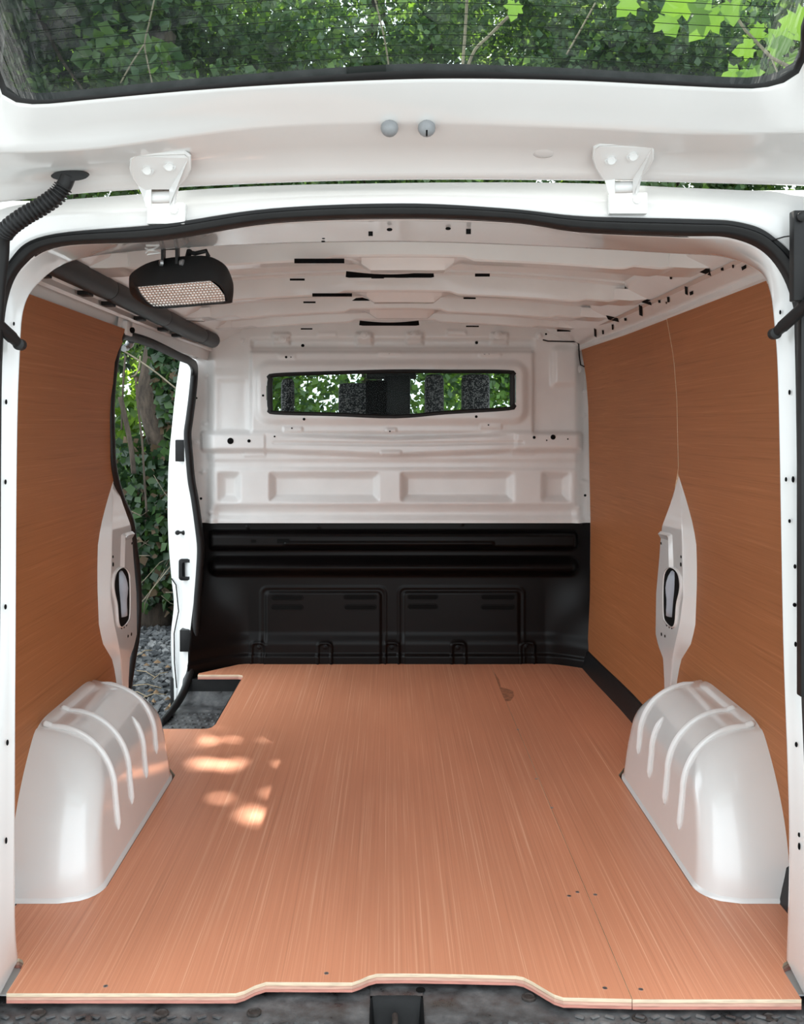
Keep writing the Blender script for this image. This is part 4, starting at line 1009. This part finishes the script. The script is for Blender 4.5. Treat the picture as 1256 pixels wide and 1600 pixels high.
# ---- work light hung under the rear header
wlm = thing('work_light', 'black halogen style work light hung under the rear roof edge', 'work light', P(283, 440, 1.97))
body = [(201.5, 440), (205, 427), (228, 412), (256, 404), (291, 400), (323, 400), (342, 407), (355, 418), (363, 437), (365, 450), (363.5, 468), (360, 474), (330, 476.5), (291, 480), (265, 482), (240.5, 482.5), (220, 473), (204, 459)]
lensq = [(214, 449), (218, 447.5), (232, 446), (259.6, 443), (291, 440.5), (328, 438.5), (339, 443), (345, 448), (350, 456), (353, 464), (352, 471.5), (330, 474), (291, 477.5), (265, 479.5), (240.5, 480.5), (231, 474), (224, 467), (218, 458)]
lensq = lensq[0:1] + lensq[1:]
def LD(y): return lerp(1.915, 1.985, (y - 438) / 42)
def Bd(y): return lerp(1.95, 1.99, (y - 400) / 82)
def shr(poly, k, c=(283, 441)): return [(c[0] + (x - c[0]) * k, c[1] + (y - c[1]) * k) for x, y in poly]
rows = [[P(x, y, LD(y) + 0.004) for x, y in shr(lensq, 0.985, (285, 460))], [P(x, y, LD(y) - 0.004) for x, y in lensq], [P(x, y, LD(y) - 0.005) for x, y in shr(lensq, 1.04, (285, 460))],
        [P(x, y, Bd(y) - 0.012) for x, y in shr(body, 0.985)], [P(x, y, Bd(y)) for x, y in body], [P(x, y, Bd(y) + 0.03) for x, y in shr(body, 0.99)], [P(x, y - 2, Bd(y) + 0.07) for x, y in shr(body, 0.9)], [P(x, y - 4, Bd(y) + 0.09) for x, y in shr(body, 0.6)]]
rows = [[V(q) for q in spline([tuple(p) for p in r], 3, True)] for r in rows]
hb = MB().loft(rows, closed=True); hb.add(rows[-1], [tuple(range(len(rows[-1])))]); housing = hb.build('housing', M['plastic'], wlm, auto=60)
lm, N, L, B = new_mat('ribbed_lens')
nn = noise(N, L, coords(N, L), 40, 2); cc = ramp(N, L, nn, [(0.3, (0.60, 0.55, 0.51)), (0.7, (0.74, 0.69, 0.65))]); L.new(cc, B.inputs['Base Color'])
B.inputs['Roughness'].default_value = 0.10; B.inputs['Metallic'].default_value = 0.7
nu, nv = 144, 45; vv = []; ff = []
lv_, ll_, lr_ = [0, 0.3, 0.7, 1.0], [214, 218.5, 229, 240], [329, 341.5, 351, 352.5]
for j in range(nv + 1):
    for i in range(nu + 1):
        u, v = i / nu, j / nv
        x = lerp(float(np.interp(v, lv_, ll_)), float(np.interp(v, lv_, lr_)), u); y = lerp(lerp(448.3, 438.6, u), lerp(481, 472.2, u), v)
        h = 0.0020 * abs(math.sin(u * math.pi * 24)) + 0.0020 * abs(math.sin(v * math.pi * 9)) ** 0.7
        vv.append(P(x, y, LD(y) + 0.001 - h))
for j in range(nv):
    for i in range(nu): a = j * (nu + 1) + i; ff.append((a, a + 1, a + nu + 2, a + nu + 1))
obj('lens', vv, ff, lm, wlm)
bk = MB(); 
for x in (257, 279): bk.prism([P(x - 2, 389, 1.95), P(x + 2, 389, 1.95), P(x + 2, 415, 1.95), P(x - 2, 415, 1.95)], (0, -0.02, 0))
bk.prism([P(255, 387, 1.95), P(281, 386, 1.95), P(281, 390, 1.95), P(255, 391, 1.95)], (0, -0.02, 0))
bracket = bk.build('bracket', M['plastic'], wlm, smooth=False)
for x, d in ((254, -1), (283, 1)): MB().lathe(P(x, 411, 1.935), (d, -0.5, 0), [(0.007, 0), (0.007, 0.006), (0.004, 0.007)], 12).build('bolt', M['steel'], bracket)
MB().tube([P(294, 394, 1.95), P(305, 396, 1.96), P(322, 392, 1.95), P(325, 400, 1.95), P(324, 405, 1.96)], 0.0045, 8).build('cable', M['rubber'], wlm)
MB().tube([P(294, 400, 1.96), P(296, 392, 1.95)], 0.006, 8).build('cable_gland', M['rubber'], wlm)
MB().tube([P(228, 395, 1.93), P(232, 391, 1.925), P(240, 391, 1.925), P(250, 395, 1.93), P(234, 397, 1.925), P(230, 398, 1.925)], 0.0018, 6).build('wire_clip', M['white'], wlm)

# ---- cab seen through the bulkhead window
cab = MB()
for s in (-1, 1):
    cab.box((s * 0.86 - 0.02, 2.52, -0.2), (s * 0.86 + 0.02, 4.1, 0.78)); cab.tube([(s * 0.80, 3.55, 1.38), (s * 0.86, 4.25, 0.80)], 0.03, 8); cab.box((s * 0.84 - 0.03, 2.55, 0.7), (s * 0.84 + 0.03, 2.68, 1.38))
cab.box((-0.86, 2.54, 1.36), (0.86, 3.55, 1.40)); cab.box((-0.86, 3.85, 0.2), (0.86, 4.35, 0.82), bev=0.03); cab.box((-0.86, 2.54, -0.22), (0.86, 4.3, -0.2))
struct(cab.build('trim_3', M['plastic']), 'dark cab interior ahead of the bulkhead')
w2 = struct(obj('window_2', [(-0.80, 3.56, 1.37), (0.80, 3.56, 1.37), (0.86, 4.27, 0.80), (-0.86, 4.27, 0.80)], [(0, 1, 2, 3)], M['glass'], smooth=False), 'windscreen seen through the bulkhead window')
def seat(x0, x1, ytop, label, D=4.62):
    c = (x0 + x1) / 2; a = P(x0, 660, D).x; b = P(x1, 660, D).x; zt = P(c, ytop, D).z
    t = thing('cab_chair', label, 'seat', ((a + b) / 2, D - CAMD, -0.2), 'cab seats')
    MB().box((a, D - CAMD, zt - 0.24), (b, D - CAMD + 0.09, zt), bev=0.03).build('headrest', M['fabric'], t)
    for q in (0.3, 0.7): MB().tube([(lerp(a, b, q), D - CAMD + 0.04, zt - 0.32), (lerp(a, b, q), D - CAMD + 0.04, zt - 0.22)], 0.007, 8).build('post', M['steel'], t)
    m_ = (a + b) / 2; hw = (b - a) / 2 + 0.02
    MB().box((m_ - hw, D - CAMD - 0.02, 0.15), (m_ + hw, D - CAMD + 0.11, zt - 0.28), bev=0.04).build('backrest', M['fabric'], t)
    MB().box((m_ - hw, D - CAMD, -0.02), (m_ + hw, D - CAMD + 0.5, 0.15), bev=0.04).build('cushion', M['fabric'], t)
seat(438, 458, 590, 'speckled grey cab seat at the sliding door end of the window', 4.70)
seat(528, 586, 598, 'speckled grey cab seat beside the dark middle of the window', 4.74)
seat(664, 694, 584, 'speckled grey cab seat just past the dark middle of the window', 4.72)
seat(722, 766, 584, 'speckled grey cab seat nearest the solid wall side', 4.70)
t = thing('cab_screen', 'black panel in the middle of the bulkhead window', 'panel', P(606, 640, 4.55))
MB().box(P(571, 690, 4.55), P(604, 594, 4.55) + Vector((0, 0.08, 0)), bev=0.012).build('block', M['dark'], t)
MB().box(P(600, 690, 4.58), P(641, 586, 4.58) + Vector((0, 0.06, 0)), bev=0.01).build('block', M['plastic'], t)
MB().box(P(572, 592, 4.6), P(650, 570, 4.6) + Vector((0, 0.05, 0)), bev=0.01).build('header', M['plastic'], t)
# ================================================================ OUTSIDE
LM = [leaf_mat('leaf_mid', (0.085, 0.16, 0.065), (0.15, 0.25, 0.095)), leaf_mat('leaf_deep', (0.045, 0.10, 0.045), (0.08, 0.16, 0.065), 0.35), leaf_mat('leaf_bright', (0.14, 0.27, 0.05), (0.22, 0.36, 0.085), 0.45),
      leaf_mat('leaf_grey', (0.13, 0.20, 0.12), (0.20, 0.29, 0.17), 0.4)]
IVY = [leaf_mat('ivy_dark', (0.012, 0.032, 0.014), (0.026, 0.06, 0.024), 0.15, 0.35), leaf_mat('ivy_mid', (0.035, 0.08, 0.025), (0.065, 0.13, 0.04), 0.25, 0.4), leaf_mat('ivy_dry', (0.08, 0.052, 0.03), (0.13, 0.09, 0.05), 0.1, 0.8)]
def bark(name, a, b):
    m, N, L, B = new_mat(name); n = noise(N, L, coords(N, L, (14, 14, 3)), 1.5, 6, 0.7)
    L.new(ramp(N, L, n, [(0.35, a), (0.65, b)]), B.inputs['Base Color']); B.inputs['Roughness'].default_value = 0.9; bump(N, L, n, B, 0.8, 0.02); return m
BARK = bark('brown_bark', (0.03, 0.022, 0.016), (0.10, 0.075, 0.055)); TWIG = bark('pale_twig', (0.14, 0.115, 0.08), (0.28, 0.24, 0.17))
# openings in the canopy where sunlight reaches the floor inside the sliding doorway
GAPS = [(PF(x, y), r) for x, y, r in [(325, 1192, .04), (350, 1195, .045), (372, 1190, .03), (303, 1198, .02), (322, 1152, .025), (416, 1157, .016), (452, 1197, .014), (440, 1242, .024), (425, 1243, .014), (385, 1265, .022), (402, 1276, .02),
                                      (342, 1247, .022), (345, 1138, .014), (395, 1138, .012), (318, 1161, .013), (365, 1157, .015), (270, 1152, .016)]]
def leaves(name, centres, sizes, mats, weights, parent, droop=0.3, facing=None, aspect=0.75):
    c = np.asarray(centres); s = np.asarray(sizes); keep = np.ones(len(c), bool); sd_ = -np.array(SUN_DIR)
    for g, r in GAPS:
        w_ = c - np.array(g); t_ = w_ @ sd_; keep &= ~((np.linalg.norm(w_ - t_[:, None] * sd_, axis=1) < r * 0.34 + s * 0.33) & (t_ > 2))
    c = c[keep]; s = s[keep][:, None]; n = len(c)
    d = rng.normal(size=(n, 3)); d[:, 2] -= droop; d /= np.linalg.norm(d, axis=1)[:, None]
    q = rng.normal(size=(n, 3))
    if facing is not None: q = q * 0.5 + np.asarray(facing)
    w = np.cross(d, q); w /= np.linalg.norm(w, axis=1)[:, None] + 1e-9; nn = np.cross(w, d)
    v = np.stack([c - d * s * 0.5, c - d * s * 0.08 + w * s * 0.5 * aspect + nn * s * 0.10, c + d * s * 0.55, c - d * s * 0.08 - w * s * 0.5 * aspect + nn * s * 0.10, c - nn * s * 0.03], 1).reshape(-1, 3)
    off = np.array(org(parent)) if parent is not None else np.zeros(3); v = v - off
    i = np.arange(n)[:, None] * 5
    f = np.concatenate([np.concatenate([i, i + 1, i + 4], 1), np.concatenate([i + 1, i + 2, i + 4], 1), np.concatenate([i + 2, i + 3, i + 4], 1), np.concatenate([i + 3, i, i + 4], 1)], 1).reshape(-1, 3)
    me = bpy.data.meshes.new(name); me.vertices.add(len(v)); me.vertices.foreach_set('co', v.ravel())
    me.loops.add(f.size); me.loops.foreach_set('vertex_index', f.ravel().astype(np.int32))
    me.polygons.add(len(f)); me.polygons.foreach_set('loop_start', np.arange(0, f.size, 3, dtype=np.int32)); me.polygons.foreach_set('loop_total', np.full(len(f), 3, np.int32))
    mi = np.repeat(rng.choice(len(mats), size=n, p=weights), 4); 
    for m in mats: me.materials.append(m)
    me.polygons.foreach_set('material_index', mi.astype(np.int32)); me.update(); me.validate()
    o = bpy.data.objects.new(name, me); C.objects.link(o); o['kind'] = 'stuff'
    if parent is not None: o.parent = parent
    return o
def blob(n, c, r):
    d = rng.normal(size=(n, 3)); d /= np.linalg.norm(d, axis=1)[:, None]; k = rng.random(n) ** 0.45
    return np.asarray(c) + d * k[:, None] * np.asarray(r)
def limb(mb, a, b, r0, r1, sag=0.15, n=7):
    a, b = Vector(a), Vector(b); L_ = (b - a).length; j = Vector(rng.normal(size=3)) * L_ * sag * 0.4; pts = []
    for k in range(n + 1):
        t = k / n; pts.append(a.lerp(b, t) + j * math.sin(math.pi * t) + Vector(rng.normal(size=3)) * L_ * 0.012)
    mb.tube(pts, [lerp(r0, r1, k / n) for k in range(n + 1)], 8); return pts
def tree(label, base, h, r, lean, crowns, nleaf, size, mats, weights, group='trees beyond the van', nb=9):
    t = thing('tree', label, 'tree', base, group)
    mb = MB(); top = Vector(base) + Vector((lean[0], lean[1], h)); pts = limb(mb, base, top, r, r * 0.35, 0.12, 12); mb.build('trunk', BARK, t, auto=None)
    for k in range(nb):
        c, rad = crowns[k % len(crowns)]; mb = MB(); tip = Vector(c) + Vector((rng.normal() * rad[0] * 0.6, rng.normal() * rad[1] * 0.6, rng.normal() * rad[2] * 0.5))
        limb(mb, pts[min(11, 4 + k % 8)], tip, r * 0.3, 0.008, 0.2, 7); mb.build('branch', BARK, t, auto=None)
    tot = sum(c[1][0] * c[1][2] for c in crowns); cs = []
    for c, rad in crowns:
        m = int(nleaf * rad[0] * rad[2] / tot); sub = []
        k = max(4, m // 170)
        hubs = blob(k, c, np.asarray(rad) * 0.92)
        for hb_ in hubs: sub.append(blob(m // k, hb_, (0.34, 0.34, 0.24)))
        cs += sub
    cs = np.concatenate(cs)
    leaves('foliage', cs, size * (0.6 + 0.8 * rng.random(len(cs))), mats, weights, t)
    return t
def Y(D): return D - CAMD
# canopy in front of / above the van
tree('leafy tree with a straight trunk beyond the middle of the tailgate window', (-0.3, Y(9.2), GZ), 6.5, 0.13, (0.2, 0.2), [((-0.6, Y(8.8), 3.9), (1.9, 1.2, 1.3)), ((0.9, Y(9.3), 4.8), (1.9, 1.1, 1.4)), ((-1.2, Y(9.6), 5.0), (1.8, 1.0, 1.2)), ((0.1, Y(8.6), 2.4), (2.0, 1.0, 1.2)), ((0.2, Y(9.0), 3.3), (2.2, 0.8, 0.9))], 52000, 0.068, LM, [0.42, 0.33, 0.1, 0.15])
tree('broad leafy tree beyond the sliding door side of the tailgate window', (-3.1, Y(9.6), GZ), 6.0, 0.16, (0.3, -0.3), [((-2.6, Y(8.6), 4.0), (1.7, 1.3, 1.4)), ((-4.2, Y(8.4), 3.6), (1.6, 1.2, 1.8)), ((-3.0, Y(9.6), 5.2), (1.8, 1.0, 1.2)), ((-2.4, Y(9.2), 2.6), (1.8, 1.0, 1.3))], 52000, 0.068, LM, [0.45, 0.2, 0.2, 0.15])
tree('broad leafy tree beyond the solid wall side of the tailgate window', (2.7, Y(9.4), GZ), 6.0, 0.15, (-0.2, 0.1), [((2.6, Y(8.7), 4.1), (1.8, 1.2, 1.4)), ((4.3, Y(9.2), 3.8), (1.7, 1.2, 1.8)), ((3.0, Y(9.6), 5.2), (1.8, 1.0, 1.2)), ((2.3, Y(9.0), 2.6), (1.9, 1.0, 1.3))], 52000, 0.068, LM, [0.4, 0.38, 0.07, 0.15])
tree('tall shaded tree far behind, on the sliding door side', (-2.0, Y(13.5), GZ), 8.5, 0.2, (0, 0), [((-2.5, Y(13), 5.6), (3.2, 1.2, 2.4)), ((-3.0, Y(13), 2.2), (3.0, 1.0, 1.6))], 20000, 0.15, LM, [0.4, 0.45, 0.05, 0.1], 'far trees')
tree('tall shaded tree far behind, on the solid wall side', (3.2, Y(13.8), GZ), 8.5, 0.2, (0, 0), [((2.8, Y(13.2), 5.6), (3.2, 1.2, 2.4)), ((3.0, Y(13), 2.2), (3.0, 1.0, 1.6))], 20000, 0.15, LM, [0.4, 0.45, 0.05, 0.1], 'far trees')
tree('sun-screening tree standing ahead of the sliding doorway', (-5.2, 8.6, GZ), 7.5, 0.18, (1.2, -1.8), [((-3.1, 6.4, 6.2), (1.9, 1.9, 2.0)), ((-2.7, 5.8, 4.4), (1.4, 1.4, 1.2))], 22000, 0.11, LM, [0.4, 0.3, 0.15, 0.15])
# hanging branch of big maple leaves over the roof, seen top right through the tailgate window
def maple(c, d, up_, size, mat, parent):
    d = Vector(d).normalized(); n = Vector(up_); n = (n - d * n.dot(d)).normalized(); w = d.cross(n)
    ang = [(-180, 0.10), (-150, 0.42), (-128, 0.30), (-105, 0.62), (-88, 0.52), (-72, 0.80), (-55, 0.60), (-48, 0.50), (-30, 0.74), (-16, 0.80), (0, 1.0)]
    ring = [(a, r) for a, r in ang] + [(-a, r) for a, r in reversed(ang[1:-1])]
    vs = [Vector(c)]
    for a, r in ring:
        a = math.radians(a); vs.append(Vector(c) + (d * math.cos(a) * r + w * math.sin(a) * r) * size - n * (r * r * 0.16 * size) + n * 0.05 * size * math.cos(3 * a))
    k = len(ring); return obj('leaf', vs, [(0, i + 1, (i + 1) % k + 1) for i in range(k)], mat, parent)
MAPLE = leaf_mat('maple_leaf', (0.10, 0.20, 0.04), (0.16, 0.28, 0.06), 0.3)
br_ = thing('maple_branch', 'hanging branch of big bright maple leaves over the roof', 'branch', P(1300, -40, 3.4))
mb = MB(); mb.tube([P(1330, 150, 3.3), P(1260, 118, 3.3), P(1205, 90, 3.3), P(1165, 48, 3.3), P(1140, 10, 3.35), P(1120, -60, 3.4)], [0.008, 0.007, 0.006, 0.005, 0.005, 0.006], 7)
mb.tube([P(1205, 90, 3.3), P(1215, 115, 3.3), P(1226, 128, 3.28)], 0.003, 6); mb.build('stem', TWIG, br_, auto=None)
for px, py, D, dx, dy, s in [(1110, 18, 3.3, -0.5, 0.8, 0.115), (1075, -4, 3.35, -0.9, 0.5, 0.10), (1142, 8, 3.3, 0.2, 1, 0.07), (1208, 78, 3.3, 0.9, -0.5, 0.085), (1190, 50, 3.3, -0.6, 0.1, 0.05), (1172, 76, 3.3, -1, 0.2, 0.06), (1170, 112, 3.28, 0.3, 1, 0.07), (1150, 118, 3.3, -1, 0.3, 0.06),
                          (1245, 25, 3.35, 0.4, 0.8, 0.10), (1235, 92, 3.3, 0.7, 0.5, 0.06), (1220, 55, 3.32, -0.2, 1, 0.08), (985, 2, 3.5, -0.6, 0.7, 0.07), (805, 8, 3.6, -0.2, 1, 0.06), (1040, 28, 3.6, 0.5, 0.8, 0.08)]:
    maple(P(px, py, D), (dx, 0.15, -dy), (rng.normal() * 0.25, -0.9, -0.5 + rng.normal() * 0.2), s, MAPLE, br_)
# bare pale twigs hanging in front of the trees
for lab, pts in [('bare pale forked twig beyond the tailgate window', [[(243, -10), (232, 40), (226, 68), (230, 95), (238, 132)], [(226, 68), (205, 100), (188, 130)]]), ('bare pale straight twig near the middle of the tailgate window', [[(585, -5), (597, 45), (604, 80), (608, 112)]]),
                 ('pale leaning stem beyond the middle of the tailgate window', [[(800, 20), (765, 55), (742, 78), (728, 112)], [(730, -5), (726, 60), (722, 110)]]), ('thin slanting twig past the middle of the tailgate window', [[(930, 5), (905, 50), (885, 85)]])]:
    D = 4.6; mb = MB()
    for q in pts: mb.tube([V(a) for a in spline([tuple(P(x, y, D + 0.02 * k)) for k, (x, y) in enumerate(q)], 4)], 0.004 if 'stem' not in lab else 0.007, 6)
    tag(mb.build('twig', TWIG, auto=None), lab, 'twig', 'bare twigs')

# ivy bank seen through the sliding doorway
iv = thing('ivy_tree', 'thick ivy-covered trunk seen through the sliding doorway', 'tree', (-1.95, Y(7.7), GZ))
mb = MB(); limb(mb, (-1.78, Y(7.75), GZ), (-1.9, Y(7.9), 4.2), 0.16, 0.12, 0.05, 10); mb.build('trunk', BARK, iv, auto=None)
for pts, r in [([(212, 590), (216, 640), (222, 690), (225, 740), (229, 800)], 0.007), ([(219, 556), (217, 575), (211, 586), (205, 588)], 0.006), ([(196, 556), (193, 590), (191, 640), (190, 672)], 0.007), ([(188, 620), (197, 660), (205, 700), (209, 740)], 0.017), ([(178, 640), (177, 720)], 0.008)]:
    mb = MB(); mb.tube([V(a) for a in spline([tuple(P(x, y, 6.5)) for x, y in pts], 4)], r, 7); mb.build('ivy_stem', TWIG if r < 0.0065 else BARK, iv, auto=None)
c1 = np.concatenate([blob(3600, (-1.62, Y(7.5), 1.7), (0.22, 0.3, 0.9)), blob(2600, (-1.55, Y(7.5), 0.3), (0.3, 0.35, 0.8)), blob(700, (-1.9, Y(7.5), 0.1), (0.35, 0.3, 0.5)), blob(500, (-1.95, Y(7.6), 0.55), (0.3, 0.3, 0.4))])
leaves('ivy', c1, 0.07 * (0.6 + 0.7 * rng.random(len(c1))), IVY, [0.58, 0.30, 0.12], iv, 0.6, (0.3, -1.0, 0.2), 0.95)
tag(MB().tube([V(a) for a in spline([tuple(P(x, y, 5.6)) for x, y in [(150, 520), (194, 549), (215, 562), (245, 583), (276, 608), (330, 650)]], 4)], 0.0045, 6).build('overhead_wire', TWIG), 'thin pale line strung across the sliding doorway view', 'wire')
bk_ = thing('bramble_hedge', 'tangled dark bramble hedge along the gravel', 'hedge', (-2.4, Y(8.3), GZ))
c2_ = np.concatenate([blob(2600, (-2.4, Y(8.4), 0.0), (1.1, 0.5, 0.75)), blob(900, (-1.3, Y(7.6), -0.25), (0.5, 0.35, 0.4)), blob(900, (-2.3, Y(9.6), 2.3), (0.9, 0.5, 0.9))])
leaves('foliage', c2_, 0.10 * (0.6 + 0.8 * rng.random(len(c2_))), IVY + [LM[0]], [0.4, 0.33, 0.12, 0.15], bk_, 0.4)
for k in range(46):
    a = Vector((rng.uniform(-2.3, -1.2), Y(rng.uniform(7.1, 7.5)), rng.uniform(-0.5, 0.4))); b_ = a + Vector((rng.normal() * 0.35, rng.normal() * 0.1, rng.normal() * 0.28))
    mb = MB(); limb(mb, a, b_, 0.004, 0.002, 0.5, 5); mb.build('bramble_stem', TWIG, bk_, auto=None)
# sunlit thicket behind the ivy and the hedge ahead of the cab
tk = thing('thicket', 'bright sunlit thicket far behind the ivy', 'bush', (-2.7, Y(11), GZ))
c3_ = np.concatenate([blob(700, (-2.85, Y(10.5), 1.0), (0.5, 0.5, 0.8)), blob(1200, (-3.8, Y(11.5), 1.2), (1.2, 0.6, 1.6))])
leaves('foliage', c3_, 0.12 * (0.6 + 0.8 * rng.random(len(c3_))), LM, [0.2, 0.1, 0.6, 0.1], tk)
for lab, x in (('bright green bush ahead of the cab, sliding door side', -1.0), ('bright green bush ahead of the cab, solid wall side', 0.75)):
    hd = thing('bush', lab, 'bush', (x, Y(8.6), GZ), 'bushes ahead of the cab')
    c4 = blob(7000, (x, Y(8.6), 0.8), (0.95, 0.4, 1.0)); leaves('foliage', c4, 0.065 * (0.6 + 0.8 * rng.random(len(c4))), LM, [0.25, 0.1, 0.55, 0.1], hd)

# loose stones, dry leaves and straw by the doorway
st = np.stack([rng.uniform(-2.6, -0.9, 3400), Y(rng.uniform(4.6, 7.6, 3400)), np.full(3400, GZ)], 1)
ico = bmesh.new(); bmesh.ops.create_icosphere(ico, subdivisions=1, radius=1.0); ico.verts.index_update()
iv_ = np.array([v.co[:] for v in ico.verts]); if_ = [[v.index for v in f.verts] for f in ico.faces]; ico.free()
gv = []; gf = []
for k, p in enumerate(st):
    s = rng.uniform(0.014, 0.038); sc = np.array([1, rng.uniform(0.6, 1), rng.uniform(0.45, 0.8)]) * s
    q = iv_ * (1 + rng.normal(size=(12, 1)) * 0.16) * sc; a = rng.uniform(0, 6.28); R = np.array([[math.cos(a), -math.sin(a), 0], [math.sin(a), math.cos(a), 0], [0, 0, 1]])
    gv += (q @ R.T + p + np.array([0, 0, s * 0.3])).tolist(); gf += [[i + 12 * k for i in f] for f in if_]
go = obj('gravel', gv, gf, M['gravel'], smooth=False); tag(go, 'loose dark gravel outside the sliding doorway', 'gravel', kind='stuff')
DRY = plain('dry_leaf', (0.20, 0.125, 0.065), 0.8, var=0.35, nscale=6); STRAW = plain('straw', (0.34, 0.26, 0.16), 0.8, var=0.25, nscale=9)
lv = []
for k, (px, py) in enumerate([(266, 1103), (262, 1108), (244, 1082), (235, 1080), (240, 1096), (229, 1040), (246, 1035), (262, 1043), (262, 1093), (225, 1025)]):
    p = PF(px, py, GZ + 0.035); d = Vector((rng.normal(), rng.normal(), 0)).normalized(); w = Vector((-d.y, d.x, 0.2)); s = 0.018 + 0.012 * rng.random()
    vs = [p - d * s, p - d * s * 0.3 + w * s * 0.5, p + d * s * 0.5 + w * s * 0.35, p + d * s, p + d * s * 0.4 - w * s * 0.4, p - d * s * 0.4 - w * s * 0.5, p + Vector((0, 0, 0.018))]
    tag(obj('dry_leaf', vs, [(i, (i + 1) % 6, 6) for i in range(6)], DRY, smooth=False), 'curled dry leaf lying on the gravel outside the sliding doorway', 'leaf', 'dry leaves on the gravel')
for k, (px, py, dx, dy) in enumerate([(240, 1088, 20, -3), (230, 1073, 22, 2), (228, 1053, 14, 5), (250, 1056, -12, 6), (226, 1020, 12, -4), (215, 1085, 16, 4)]):
    a, b_ = PF(px - dx, py - dy, GZ + 0.03), PF(px + dx, py + dy, GZ + 0.04)
    tag(MB().tube([a, a.lerp(b_, 0.5) + Vector((0, 0, 0.015)), b_], 0.0026, 6).build('straw', STRAW, auto=None), 'pale dry straw stalk lying on the gravel outside the sliding doorway', 'straw', 'straw on the gravel')
